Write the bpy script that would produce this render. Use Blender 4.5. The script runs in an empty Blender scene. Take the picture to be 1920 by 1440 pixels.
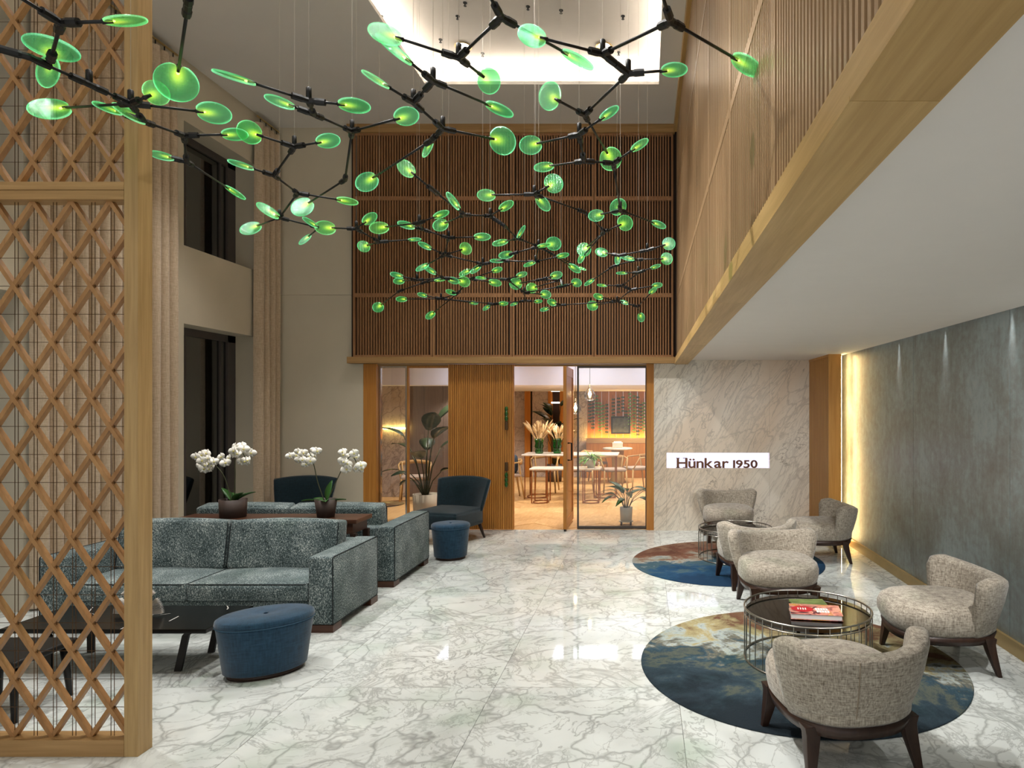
import bpy, bmesh, math, random
from mathutils import Vector, Matrix
random.seed(7)
SC = bpy.context.scene
COL = SC.collection
PI = math.pi
# ---------------------------------------------------------------- camera
FPX, VX, VY, CH = 1210.0, 1209.0, 767.0, 1.70      # focal length in px, vanishing point, eye height
cam_d = bpy.data.cameras.new('camera')
cam_d.sensor_width = 36.0; cam_d.sensor_fit = 'HORIZONTAL'
cam_d.lens = FPX / 1920 * 36
cam_d.shift_x = (960 - VX) / 1920; cam_d.shift_y = (VY - 720) / 1920
cam_d.clip_start = 0.05
cam = bpy.data.objects.new('camera', cam_d); COL.objects.link(cam)
cam.location = (0, 0, CH); cam.rotation_euler = (PI / 2, 0, 0)
SC.camera = cam
# ---------------------------------------------------------------- light
W = bpy.data.worlds.new('world'); SC.world = W; W.use_nodes = True
W.node_tree.nodes['Background'].inputs[0].default_value = (1.0, 1.0, 0.99, 1)
W.node_tree.nodes['Background'].inputs[1].default_value = 0.60
SC.view_settings.view_transform = 'Standard'; SC.view_settings.look = 'None'
SC.view_settings.gamma = 1.0; SC.view_settings.use_curve_mapping = False
SC.view_settings.exposure = 0.6

def spot(loc, target, power, size=70, blend=0.5, col=(1, 0.985, 0.96), r=0.05):
    l = bpy.data.lights.new('downlight_or_fill_beam', 'SPOT'); l.energy = power; l.spot_size = math.radians(size)
    l.spot_blend = blend; l.color = col; l.shadow_soft_size = r
    o = bpy.data.objects.new('downlight_or_fill_beam', l); COL.objects.link(o); o.location = loc
    o.rotation_euler = (Vector(target) - Vector(loc)).to_track_quat('-Z', 'Y').to_euler()
    return o
# ceiling downlights of the raised ceiling over the void (two rows)
SPOTS = [(x, y) for y in (7.46, 5.3, 3.2) for x in (-2.1, -0.47)]
for (sx, sy) in SPOTS:
    spot((sx, sy, 5.86), (sx, sy, 0), 150, 84, 0.7)
for (sx, sy) in ((-2.1, 4.2), (-2.1, 6.6)):
    spot((sx - 1.9, sy, 5.6), (sx - 1.5, sy - 0.1, 0), 230, 80, 0.9)
for sy in (3.0, 4.6, 6.0, 7.4):                       # extra beams added at tray height to brighten the lounge; no fixtures
    spot((-2.35, sy, 5.86), (1.7, sy + .25, 0), 430, 44, 0.8)
for yy in (1.8, 3.3, 4.5, 5.5, 6.5):                  # grazing spots in the slot above the right wall
    spot((2.532, yy, 2.45), (2.542, yy, 0.0), 22, 26, 1.0, (0.93, 0.97, 1.0), 0.015)
SOFFIT_FILLS = (((2.25, 3.25), (1.75, 4.5, 0.3), 75, 80), ((1.5, 2.3), (1.3, 5.6, 0.3), 110, 60), ((0.95, 1.3), (1.35, 9.0, 0.85), 300, 25), ((2.1, 2.6), (2.56, 6.2, 1.1), 130, 50))
for (p, tg, pw, sz) in SOFFIT_FILLS:                  # fill beams added under the soffit, out of view, to brighten the lounge
    spot((p[0], p[1], 2.365), tg, pw, sz, 0.9, (1, 0.985, 0.96), 0.04)
for (x, y) in ((-3.6, 14.2), (-0.2, 15.0), (-3.2, 10.2), (-0.9, 10.6), (-1.2, 12.6), (0.3, 12.2), (-3.4, 12.4), (-0.4, 14.6)):   # beams added without fixtures to brighten the restaurant
    spot((x, y, 2.5 if y < 12 else 2.12), (x, y, 0), 105, 130, 0.6, (1, 0.88, 0.74))

# ---------------------------------------------------------------- helpers
def lin(c):
    return tuple(((v / 255) / 12.92 if v / 255 <= 0.04045 else ((v / 255 + 0.055) / 1.055) ** 2.4) for v in c) + (1,)

def link(o, parent=None):
    COL.objects.link(o)
    if parent is not None: o.parent = parent
    return o

def mesh(name, verts, faces, mat, parent=None, smooth=False, loc=None, rot=None):
    me = bpy.data.meshes.new(name); me.from_pydata([tuple(v) for v in verts], [], faces); me.update()
    if smooth: me.polygons.foreach_set('use_smooth', [True] * len(me.polygons))
    if mat: me.materials.append(mat)
    o = bpy.data.objects.new(name, me); link(o, parent)
    if loc is not None: o.location = loc
    if rot is not None: o.rotation_euler = rot
    return o

def clone(o, parent=None, loc=None, rot=None, scale=None):
    c = bpy.data.objects.new(o.name.split('.')[0], o.data); link(c, parent)
    if loc is not None: c.location = loc
    if rot is not None: c.rotation_euler = rot
    if scale is not None: c.scale = scale
    return c

def tree(o, parent=None):
    c = o.copy(); link(c)
    c.parent = parent
    for ch in list(o.children): tree(ch, c)
    return c

def thing(name, label, cat, loc=(0, 0, 0), rz=0.0, group=None):
    o = bpy.data.objects.new(name, None); COL.objects.link(o); o.location = loc; o.rotation_euler = (0, 0, rz)
    o.empty_display_size = 0.1
    o['label'] = label; o['category'] = cat
    if group: o['group'] = group
    return o

def tag(o, label, cat, group=None):
    o['label'] = label; o['category'] = cat
    if group: o['group'] = group
    return o

def struct(o, label=None, cat='wall'):
    o['kind'] = 'structure'
    if label: o['label'] = label; o['category'] = cat
    return o

def sroot(name, label, cat):
    o = bpy.data.objects.new(name, None); COL.objects.link(o); o.empty_display_size = 0.1
    return struct(o, label, cat)

class G:
    """geometry collector"""
    def __init__(s): s.v = []; s.f = []
    def box(s, x0, x1, y0, y1, z0, z1):
        n = len(s.v)
        s.v += [(x0, y0, z0), (x1, y0, z0), (x1, y1, z0), (x0, y1, z0), (x0, y0, z1), (x1, y0, z1), (x1, y1, z1), (x0, y1, z1)]
        s.f += [tuple(n + i for i in q) for q in ((0, 3, 2, 1), (4, 5, 6, 7), (0, 1, 5, 4), (1, 2, 6, 5), (2, 3, 7, 6), (3, 0, 4, 7))]
        return s
    def grid(s, rows, closed_u=True, cap=True):
        n = len(s.v); m = len(rows[0])
        for r in rows: s.v += [tuple(p) for p in r]
        for i in range(len(rows) - 1):
            for j in range(m if closed_u else m - 1):
                k = (j + 1) % m
                s.f.append((n + i * m + j, n + i * m + k, n + (i + 1) * m + k, n + (i + 1) * m + j))
        if cap:
            s.f.append(tuple(n + j for j in reversed(range(m))))
            s.f.append(tuple(n + (len(rows) - 1) * m + j for j in range(m)))
        return s
    def lathe(s, prof, n=20, c=(0, 0, 0)):
        return s.grid([[(c[0] + r * math.cos(2 * PI * j / n), c[1] + r * math.sin(2 * PI * j / n), c[2] + z) for j in range(n)] for (r, z) in prof])
    def tube(s, pts, r, n=8, closed=False):
        pts = [Vector(p) for p in pts]; rs = r if isinstance(r, (list, tuple)) else [r] * len(pts)
        rows = []; L = len(pts); prev = None
        for i, p in enumerate(pts):
            if closed: t = pts[(i + 1) % L] - pts[i - 1]
            else: t = pts[min(i + 1, L - 1)] - pts[max(i - 1, 0)]
            t.normalize()
            if prev is None:
                a = Vector((0, 0, 1)) if abs(t.z) < 0.9 else Vector((1, 0, 0)); u = t.cross(a).normalized()
            else:
                u = (prev - t * prev.dot(t)); u = u.normalized() if u.length > 1e-6 else t.orthogonal().normalized()
            prev = u; w = t.cross(u)
            rows.append([p + (u * math.cos(2 * PI * j / n) + w * math.sin(2 * PI * j / n)) * rs[i] for j in range(n)])
        if closed: rows.append(rows[0]); return s.grid(rows, True, False)
        return s.grid(rows)
    def prism(s, poly, y0, y1):            # polygon in XZ extruded in Y
        n = len(s.v); m = len(poly)
        s.v += [(x, y0, z) for x, z in poly] + [(x, y1, z) for x, z in poly]
        s.f.append(tuple(n + i for i in range(m))); s.f.append(tuple(n + m + i for i in reversed(range(m))))
        for i in range(m):
            k = (i + 1) % m; s.f.append((n + i, n + m + i, n + m + k, n + k))
        return s
    def make(s, name, mat, parent=None, smooth=False, loc=None, rot=None):
        o = mesh(name, s.v, s.f, mat, parent, smooth, loc, rot)
        bm = bmesh.new(); bm.from_mesh(o.data); bmesh.ops.recalc_face_normals(bm, faces=bm.faces); bm.to_mesh(o.data); bm.free()
        return o

def bevel(o, w, seg=2, ang=40):
    bm = bmesh.new(); bm.from_mesh(o.data)
    es = [e for e in bm.edges if len(e.link_faces) == 2 and e.calc_face_angle(0) > math.radians(ang)]
    bmesh.ops.bevel(bm, geom=es, offset=w, segments=seg, affect='EDGES', profile=0.5, clamp_overlap=True)
    for f in bm.faces: f.smooth = True
    bm.to_mesh(o.data); bm.free()
    m = o.modifiers.new('wn', 'WEIGHTED_NORMAL'); m.keep_sharp = True
    return o

def box(name, x0, x1, y0, y1, z0, z1, mat, parent=None, bv=0, seg=2):
    o = G().box(x0, x1, y0, y1, z0, z1).make(name, mat, parent)
    if bv: bevel(o, bv, seg)
    return o

def superq(a, b, c, e1=0.3, e2=0.3, nu=28, nv=14, loc=(0, 0, 0)):
    sp = lambda v, e: math.copysign(abs(v) ** e, v)
    rows = []
    for i in range(nv + 1):
        ph = -PI / 2 + PI * i / nv
        ph = max(-PI / 2 + 0.02, min(PI / 2 - 0.02, ph))
        rows.append([(loc[0] + a * sp(math.cos(ph), e1) * sp(math.cos(t), e2), loc[1] + b * sp(math.cos(ph), e1) * sp(math.sin(t), e2), loc[2] + c * sp(math.sin(ph), e1))
                     for t in [2 * PI * (j + 0.5) / nu for j in range(nu)]])
    return G().grid(rows)

def px(x, y, Y):                       # photo pixel + depth -> world
    return Vector(((x - VX) / FPX * Y, Y, CH + (VY - y) / FPX * Y))

# ---------------------------------------------------------------- materials
class N:
    def __init__(s, name):
        s.m = bpy.data.materials.new(name); s.m.use_nodes = True; s.t = s.m.node_tree
        s.b = s.t.nodes['Principled BSDF']; s.out = s.t.nodes['Material Output']
    def n(s, typ, **kw):
        nd = s.t.nodes.new(typ)
        for k, v in kw.items():
            if k.startswith('i_'):
                key = k[2:]; key = int(key) if key.isdigit() else key.replace('_', ' ')
                s.set(nd.inputs[key], v)
            else: setattr(nd, k, v)
        return nd
    def set(s, inp, v):
        if isinstance(v, bpy.types.NodeSocket): s.t.links.new(v, inp)
        else: inp.default_value = v
    def coords(s, kind='Object', rnd=0.0, scale=(1, 1, 1), rot=(0, 0, 0)):
        tc = s.n('ShaderNodeTexCoord'); v = tc.outputs[kind]
        if rnd:
            oi = s.n('ShaderNodeObjectInfo')
            cv = s.n('ShaderNodeCombineXYZ'); 
            m1 = s.math('MULTIPLY', oi.outputs['Random'], rnd); m2 = s.math('MULTIPLY', s.math('FRACT', s.math('MULTIPLY', oi.outputs['Random'], 37.7)), rnd)
            s.set(cv.inputs[0], m1); s.set(cv.inputs[1], m2); s.set(cv.inputs[2], m1)
            ad = s.n('ShaderNodeVectorMath', operation='ADD'); s.set(ad.inputs[0], v); s.set(ad.inputs[1], cv.outputs[0]); v = ad.outputs[0]
        if any(rot):
            m0 = s.n('ShaderNodeMapping'); s.set(m0.inputs['Vector'], v); m0.inputs['Rotation'].default_value = rot; v = m0.outputs[0]
        mp = s.n('ShaderNodeMapping'); s.set(mp.inputs['Vector'], v); mp.inputs['Scale'].default_value = scale
        return mp.outputs[0]
    def math(s, op, a, b=None, clamp=False):
        nd = s.n('ShaderNodeMath', operation=op, use_clamp=clamp); s.set(nd.inputs[0], a)
        if b is not None: s.set(nd.inputs[1], b)
        return nd.outputs[0]
    def noise(s, vec, scale=5, detail=4, rough=0.55, dist=0.0):
        nd = s.n('ShaderNodeTexNoise'); s.set(nd.inputs['Vector'], vec); nd.inputs['Scale'].default_value = scale
        nd.inputs['Detail'].default_value = detail; nd.inputs['Roughness'].default_value = rough; nd.inputs['Distortion'].default_value = dist
        return nd.outputs['Fac']
    def ramp(s, fac, stops, interp='LINEAR'):
        nd = s.n('ShaderNodeValToRGB'); s.set(nd.inputs[0], fac); e = nd.color_ramp.elements; nd.color_ramp.interpolation = interp
        while len(e) < len(stops): e.new(0.5)
        for i, (p, c) in enumerate(stops): e[i].position = p; e[i].color = c if len(c) == 4 else tuple(c) + (1,)
        return nd.outputs[0]
    def mix(s, fac, a, b, blend='MIX'):
        nd = s.n('ShaderNodeMix', data_type='RGBA', blend_type=blend); s.set(nd.inputs[0], fac); s.set(nd.inputs[6], a); s.set(nd.inputs[7], b)
        return nd.outputs[2]
    def bump(s, h, strength=0.2, dist=0.01):
        nd = s.n('ShaderNodeBump'); nd.inputs['Strength'].default_value = strength; nd.inputs['Distance'].default_value = dist
        s.set(nd.inputs['Height'], h); s.set(s.b.inputs['Normal'], nd.outputs[0])
    def fin(s, color=None, rough=None, metal=None, **kw):
        if color is not None: s.set(s.b.inputs['Base Color'], color)
        if rough is not None: s.set(s.b.inputs['Roughness'], rough)
        if metal is not None: s.b.inputs['Metallic'].default_value = metal
        for k, v in kw.items(): s.set(s.b.inputs[k.replace('_', ' ')], v)
        return s.m

def plain(name, rgb, rough=0.5, metal=0.0, var=0.06, scale=6, **kw):
    s = N(name); c = lin(rgb); v = s.coords(rnd=5.0)
    f = s.noise(v, scale, 3)
    col = s.ramp(f, [(0.3, tuple(x * (1 - var) for x in c[:3])), (0.7, tuple(min(1, x * (1 + var)) for x in c[:3]))])
    return s.fin(col, rough, metal, **kw)

def wood(name, dark, light, axis='z', rough=0.42, s_across=26, spec=0.35):
    s = N(name); sc = {'x': (1.1, s_across, s_across), 'y': (s_across, 1.1, s_across), 'z': (s_across, s_across, 1.1)}[axis]
    v = s.coords(rnd=9.0, scale=sc)
    f = s.noise(v, 1.6, 5, 0.6, 0.4); g = s.noise(s.coords(rnd=9.0, scale=tuple(q * 0.12 if q > 2 else 0.5 for q in sc)), 1.0, 3, 0.5, 1.2)
    t = s.math('ADD', s.math('MULTIPLY', f, 0.6), s.math('MULTIPLY', g, 0.4))
    col = s.ramp(t, [(0.33, lin(dark)), (0.52, tuple((a + b) / 2 for a, b in zip(lin(dark), lin(light)))), (0.68, lin(light))])
    s.bump(f, 0.08, 0.004)
    return s.fin(col, rough, Specular_IOR_Level=spec)

def emit(name, rgb, strength):
    s = N(name); s.b.inputs['Emission Color'].default_value = lin(rgb); s.b.inputs['Emission Strength'].default_value = strength
    return s.fin(lin(rgb), 0.5)

def glass(name, tint=(1, 1, 1), gloss=0.08, rough=0.02):
    s = N(name); tr = s.n('ShaderNodeBsdfTransparent'); tr.inputs[0].default_value = tuple(tint) + (1,)
    gl = s.n('ShaderNodeBsdfGlossy'); gl.inputs['Roughness'].default_value = rough
    mx = s.n('ShaderNodeMixShader'); mx.inputs[0].default_value = gloss
    fr = s.n('ShaderNodeFresnel'); fr.inputs[0].default_value = 1.5
    s.set(mx.inputs[0], s.math('ADD', s.math('MULTIPLY', fr.outputs[0], 0.8), gloss * 0.3, True))
    s.set(mx.inputs[1], tr.outputs[0]); s.set(mx.inputs[2], gl.outputs[0]); s.set(s.out.inputs['Surface'], mx.outputs[0])
    return s.m

def marble(name, base, vein, scale=1.0, rnd=0.0, rough=0.1, stretch=(1, 1, 1), rot=(0, 0, 0), dens=1.0, warm=None, crack=0.0):
    s = N(name); v = s.coords(rnd=rnd, scale=stretch, rot=rot)
    def veins(sc, width, dist, det=5):
        n = s.noise(v, sc * scale, det, 0.6, dist)
        return s.math('SUBTRACT', 1.0, s.math('DIVIDE', s.math('ABSOLUTE', s.math('SUBTRACT', n, 0.5)), width, True), True)
    mask = s.ramp(s.noise(v, 0.9 * scale, 3, 0.5, 0.3), [(0.38, (0, 0, 0)), (0.62, (1, 1, 1))])
    a = s.math('MULTIPLY', veins(1.1, 0.012, 1.0), 0.55 * dens)
    b = s.math('MULTIPLY', s.math('MULTIPLY', veins(3.0, 0.03, 1.6, 6), 0.75 * dens), mask)
    c = s.math('MULTIPLY', s.math('MULTIPLY', veins(1.9, 0.014, 2.2, 6), 0.5 * dens), 1.0)
    vo = s.n('ShaderNodeTexVoronoi', feature='DISTANCE_TO_EDGE'); 
    dn = s.n('ShaderNodeTexNoise'); s.set(dn.inputs['Vector'], v); dn.inputs['Scale'].default_value = 2.5 * scale; dn.inputs['Detail'].default_value = 4
    av = s.n('ShaderNodeVectorMath', operation='MULTIPLY_ADD'); s.set(av.inputs[0], dn.outputs['Color']); av.inputs[1].default_value = (0.5 / scale,) * 3; s.set(av.inputs[2], v)
    s.set(vo.inputs['Vector'], av.outputs[0]); vo.inputs['Scale'].default_value = 2.1 * scale
    d = s.math('MULTIPLY', s.math('SUBTRACT', 1.0, s.math('DIVIDE', vo.outputs['Distance'], 0.028, True), True), 0.6 * dens)
    cloud = s.math('MULTIPLY', s.ramp(s.noise(v, 1.3 * scale, 4, 0.6, 0.8), [(0.5, (0, 0, 0)), (0.8, (1, 1, 1))]), 0.45 * dens)
    tot = s.math('MAXIMUM', s.math('MAXIMUM', a, b), s.math('MAXIMUM', c, d)); tot = s.math('ADD', tot, s.math('MULTIPLY', cloud, 0.6), True)
    if crack:
        v2 = s.coords(rnd=rnd); k1 = s.noise(v2, 0.75, 7, 0.62, 0.5); m2 = s.ramp(s.noise(v2, 1.6, 2), [(0.5, (0, 0, 0)), (0.6, (1, 1, 1))])
        ck = s.math('SUBTRACT', 1.0, s.math('DIVIDE', s.math('ABSOLUTE', s.math('SUBTRACT', k1, 0.5)), 0.006, True), True)
        tot = s.math('MAXIMUM', tot, s.math('MULTIPLY', s.math('MULTIPLY', ck, m2), crack))
    bc = lin(base)
    if warm: bc = s.ramp(s.noise(v, 0.7 * scale, 2), [(0.4, lin(base)), (0.65, lin(warm))])
    col = s.mix(tot, bc, lin(vein))
    return s.fin(col, rough)

OAK_X = wood('oak_along_x', (152, 116, 70), (190, 152, 102), 'x')
OAK_Y = wood('oak_along_y', (168, 134, 80), (204, 170, 114), 'y')
OAK_Z = wood('oak_along_z', (156, 124, 78), (196, 164, 112), 'z')
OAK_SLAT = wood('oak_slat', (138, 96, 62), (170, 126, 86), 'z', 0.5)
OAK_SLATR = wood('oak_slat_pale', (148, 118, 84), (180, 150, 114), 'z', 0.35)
OAK_DOOR = wood('oak_door', (172, 110, 44), (204, 142, 68), 'z', 0.4)
OAK_AMBER = wood('oak_amber', (176, 122, 56), (208, 156, 84), 'z', 0.4)
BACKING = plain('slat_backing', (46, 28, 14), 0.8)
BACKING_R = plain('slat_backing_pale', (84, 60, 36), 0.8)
WALNUT = wood('dark_walnut', (38, 24, 18), (62, 42, 32), 'z', 0.35)
WALNUT_X = wood('dark_walnut_x', (58, 34, 24), (92, 58, 40), 'x', 0.3)
PLASTER = plain('beige_plaster', (206, 196, 174), 0.75, var=0.03, scale=2)
CEIL = plain('ceiling_paint', (222, 217, 210), 0.85, var=0.02, scale=2)
WHITE = plain('white_paint', (232, 226, 220), 0.8, var=0.01)
WHITE_R = plain('restaurant_white', (226, 228, 238), 0.8, var=0.01)
BLACK = plain('black_metal', (22, 21, 20), 0.45, 0.3, var=0.1)
BRONZE = plain('bronze_rod', (94, 70, 46), 0.35, 0.7)
STEEL = plain('brushed_nickel', (176, 170, 160), 0.28, 1.0)
BRASS = plain('brass_plinth', (190, 164, 112), 0.35, 0.55)
CHROME = plain('chrome', (200, 195, 190), 0.15, 1.0)
WIRE = plain('steel_wire', (190, 184, 172), 0.4, 0.6)
MARBLE_FLOOR = marble('floor_marble', (210, 214, 210), (100, 100, 95), 0.85, rnd=30.0, rough=0.045, dens=0.85)
MARBLE_WALL = marble('wall_marble', (230, 222, 208), (108, 92, 74), 0.8, rough=0.3, stretch=(2.0, 1, 0.5), rot=(0, -0.55, 0), dens=0.6, warm=(222, 202, 178), crack=0.7)
MARBLE_BLACK = plain('black_marble', (10, 10, 10), 0.22, var=0.4, Specular_IOR_Level=0.25)
MARBLE_FAR = marble('restaurant_marble', (198, 186, 180), (110, 98, 96), 1.0, rough=0.3, stretch=(1.2, 1, 0.7), rot=(0, -0.5, 0), dens=1.0)
GROUT = plain('grout', (150, 146, 138), 0.6)
CLEAR = glass('clear_glass', (0.97, 0.98, 0.97), 0.06)
SMOKE = glass('smoked_glass', (0.16, 0.15, 0.14), 0.25, 0.03)
NIGHT = plain('night_outside', (52, 54, 62), 0.9)

def fabric(name, a, b, fine=260, rough=0.9, mixw=0.5, contrast=(0.35, 0.65), sheen=0.25):
    s = N(name); v1 = s.coords(rnd=3.0, scale=(1, 1, 0.12)); v2 = s.coords(rnd=3.0, scale=(0.14, 0.14, 1.3))
    n1 = s.noise(v1, fine, 2, 0.6); n2 = s.noise(v2, fine, 2, 0.6); n3 = s.noise(s.coords(rnd=3.0), fine * 0.35, 3)
    t = s.math('ADD', s.math('MULTIPLY', n1, 0.4), s.math('ADD', s.math('MULTIPLY', n2, 0.4), s.math('MULTIPLY', n3, 0.2)))
    col = s.ramp(t, [(contrast[0], lin(a)), (contrast[1], lin(b))]); s.bump(t, 0.25, 0.003)
    return s.fin(col, rough, Sheen_Weight=sheen, Specular_IOR_Level=0.15)

BEIGE = fabric('beige_weave', (98, 88, 76), (190, 180, 164), 170, contrast=(0.36, 0.64))
def sofa_fabric():
    s = N('sofa_chenille'); v1 = s.coords(rnd=3.0, scale=(1, 1, 0.55))
    n1 = s.noise(v1, 150, 3, 0.75); n2 = s.noise(s.coords(rnd=3.0), 5, 3)
    t = s.math('ADD', n1, s.math('MULTIPLY', s.math('SUBTRACT', n2, 0.5), 0.22))
    col = s.ramp(t, [(0.36, lin((32, 43, 43))), (0.50, lin((80, 95, 96))), (0.585, lin((128, 140, 140))), (0.66, lin((206, 212, 206)))]); s.bump(n1, 0.3, 0.004)
    return s.fin(col, 0.85, Sheen_Weight=0.12, Specular_IOR_Level=0.2)
SOFA = sofa_fabric()
PIPING = plain('piping_dark', (26, 34, 36), 0.8)
NAVY = fabric('navy_velvet', (20, 46, 66), (40, 74, 98), 90, 0.75, sheen=0.3)
TEAL = fabric('dark_teal_velvet', (10, 26, 32), (20, 42, 50), 90, 0.75, sheen=0.2)
CURTAIN = fabric('curtain_cloth', (178, 156, 128), (210, 190, 164), 120, 0.95, sheen=0.3)

def rug_mat(name, kind):
    s = N(name); v = s.coords(scale=(1, 1, 1)); sx = s.n('ShaderNodeSeparateXYZ'); s.set(sx.inputs[0], v)
    n = s.noise(v, 1.9, 8, 0.66, 1.2); m = s.noise(v, 4.5, 7, 0.7, 1.0); fb = s.noise(v, 130, 2)
    if kind == 'near':
        g = s.math('ADD', s.math('MULTIPLY', sx.outputs[1], 0.26), s.math('MULTIPLY', sx.outputs[0], 0.10))
    else:
        g = s.math('ADD', s.math('MULTIPLY', sx.outputs[1], 0.30), s.math('MULTIPLY', sx.outputs[0], -0.10))
    t = s.math('ADD', s.math('ADD', g, 0.075), s.math('ADD', s.math('MULTIPLY', n, 0.55), s.math('MULTIPLY', m, 0.30)))
    if kind == 'near':
        st = [(0.26, lin((34, 42, 48))), (0.36, lin((48, 62, 70))), (0.41, lin((80, 84, 74))), (0.455, lin((44, 62, 72))), (0.49, lin((58, 76, 84))), (0.525, lin((104, 100, 86))), (0.56, lin((150, 160, 158))), (0.60, lin((150, 140, 104))), (0.66, lin((126, 112, 82))), (0.70, lin((98, 66, 52))), (0.8, lin((112, 88, 66)))]
    else:
        st = [(0.30, lin((26, 50, 74))), (0.42, lin((36, 68, 96))), (0.47, lin((66, 86, 92))), (0.52, lin((52, 76, 90))), (0.56, lin((142, 142, 134))), (0.60, lin((128, 120, 106))), (0.64, lin((112, 78, 62))), (0.72, lin((92, 60, 48))), (0.8, lin((120, 94, 76)))]
    c = s.ramp(t, st); c = s.mix(0.35, c, s.ramp(fb, [(0.3, (0.35, 0.35, 0.35)), (0.7, (0.65, 0.65, 0.65))]), 'OVERLAY')
    s.bump(fb, 0.4, 0.006)
    return s.fin(c, 0.95, Specular_IOR_Level=0.1)

def wall_right_mat():
    s = N('brushed_plaster_panel'); v = s.coords(scale=(1, 1, 1)); vs = s.coords(scale=(1, 5, 0.5))
    a = s.noise(v, 1.4, 6, 0.65, 0.8); b = s.noise(vs, 6, 5, 0.6); c = s.noise(v, 14, 5, 0.7)
    t = s.math('ADD', s.math('MULTIPLY', a, 0.55), s.math('ADD', s.math('MULTIPLY', b, 0.15), s.math('MULTIPLY', c, 0.3)))
    col = s.ramp(t, [(0.36, lin((116, 115, 108))), (0.48, lin((136, 143, 140))), (0.56, lin((150, 163, 164))), (0.68, lin((168, 172, 166)))])
    s.bump(c, 0.06, 0.004)
    return s.fin(col, s.ramp(a, [(0.3, (0.3,) * 3), (0.7, (0.5,) * 3)]), 0.12)
WALL_R = wall_right_mat()

def disc_mat():
    s = N('green_glass'); tc = s.n('ShaderNodeTexCoord'); sx = s.n('ShaderNodeSeparateXYZ'); s.set(sx.inputs[0], tc.outputs['Object'])
    r = s.math('SQRT', s.math('ADD', s.math('POWER', sx.outputs[0], 2.0), s.math('POWER', sx.outputs[1], 2.0)))
    gx = s.math('DIVIDE', s.math('ADD', sx.outputs[0], 0.42), 0.55); gy = s.math('DIVIDE', sx.outputs[1], 0.34)
    glow = s.math('POWER', 2.718, s.math('MULTIPLY', s.math('ADD', s.math('MULTIPLY', gx, gx), s.math('MULTIPLY', gy, gy)), -1.0))
    rim = s.math('MULTIPLY', s.math('SUBTRACT', r, 0.8, True), 4.0, True)
    n = s.noise(s.coords(rnd=6.0), 7, 6, 0.75, 0.8)
    oi = s.n('ShaderNodeObjectInfo')
    gcol = s.ramp(oi.outputs['Random'], [(0.0, lin((8, 180, 60))), (0.5, lin((10, 165, 90))), (0.8, lin((30, 180, 110))), (1.0, lin((100, 190, 50)))])
    ec = s.mix(glow, gcol, lin((220, 236, 60)))
    sk = s.ramp(s.noise(s.coords(rnd=6.0), 13, 5, 0.8, 0.4), [(0.46, (0, 0, 0)), (0.72, (1, 1, 1))])
    thin = s.math('MULTIPLY', s.math('SUBTRACT', r, 0.925, True), 16.0, True)
    ec = s.mix(s.math('MULTIPLY', thin, 0.40), ec, lin((170, 246, 205)))
    es = s.math('ADD', s.math('ADD', s.math('MULTIPLY', glow, 0.80), s.math('MULTIPLY', thin, 0.75)), s.math('ADD', s.math('MULTIPLY', rim, 0.22), s.math('ADD', s.math('MULTIPLY', sk, 0.34), 0.09)))
    es = s.math('MULTIPLY', es, 0.52); em = s.n('ShaderNodeEmission'); s.set(em.inputs[0], ec); s.set(em.inputs[1], es)
    tr = s.n('ShaderNodeBsdfTransparent'); tr.inputs[0].default_value = (0.42, 0.80, 0.54, 1)
    gl = s.n('ShaderNodeBsdfGlossy'); gl.inputs['Roughness'].default_value = 0.12; gl.inputs[0].default_value = (0.8, 1, 0.86, 1)
    bp = s.n('ShaderNodeBump'); bp.inputs['Strength'].default_value = 0.6; bp.inputs['Distance'].default_value = 0.08; s.set(bp.inputs['Height'], n); s.set(gl.inputs['Normal'], bp.outputs[0])
    m1 = s.n('ShaderNodeMixShader'); m1.inputs[0].default_value = 0.22; s.set(m1.inputs[1], tr.outputs[0]); s.set(m1.inputs[2], gl.outputs[0])
    ad = s.n('ShaderNodeAddShader'); s.set(ad.inputs[0], m1.outputs[0]); s.set(ad.inputs[1], em.outputs[0])
    s.set(s.out.inputs['Surface'], ad.outputs[0])
    return s.m
GREEN = disc_mat()
BULB = emit('led_bulb', (250, 244, 120), 4.0)
LED = emit('led_strip', (255, 246, 234), 26.0)
LED_Y = emit('led_slot', (255, 230, 164), 26.0)
LED_WARM = emit('led_warm', (255, 222, 130), 14.0)
LAMP = emit('lamp_face', (255, 240, 214), 14.0)
SIGNLIGHT = emit('sign_panel', (226, 226, 255), 0.72)
LEAF = plain('leaf_green', (40, 84, 30), 0.4, var=0.3, scale=9)
LEAF_D = plain('leaf_dark', (26, 50, 26), 0.35, var=0.3, scale=9)
LEAF_B = plain('leaf_bright', (104, 160, 54), 0.45, var=0.25, scale=9)
PETAL = plain('white_petal', (236, 232, 222), 0.7, var=0.04, scale=30)
LIP = plain('flower_lip', (200, 190, 110), 0.6)
STEM = plain('plant_stem', (60, 62, 34), 0.6)
POT = plain('dark_pot', (66, 52, 46), 0.6)
POT_W = plain('white_pot', (206, 200, 186), 0.55)
PAMPAS = plain('pampas_plume', (214, 186, 140), 0.95, var=0.2, scale=40)
VASE = glass('green_vase_glass', (0.12, 0.62, 0.2), 0.2, 0.05)
# ================================================================ setting
YB = 9.03                    # plane of the far wall
ZC, ZI = 5.65, 5.90          # ceiling, raised inner ceiling
ZS = 2.385                   # lounge soffit
XR, XL = 2.562, -5.2
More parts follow.
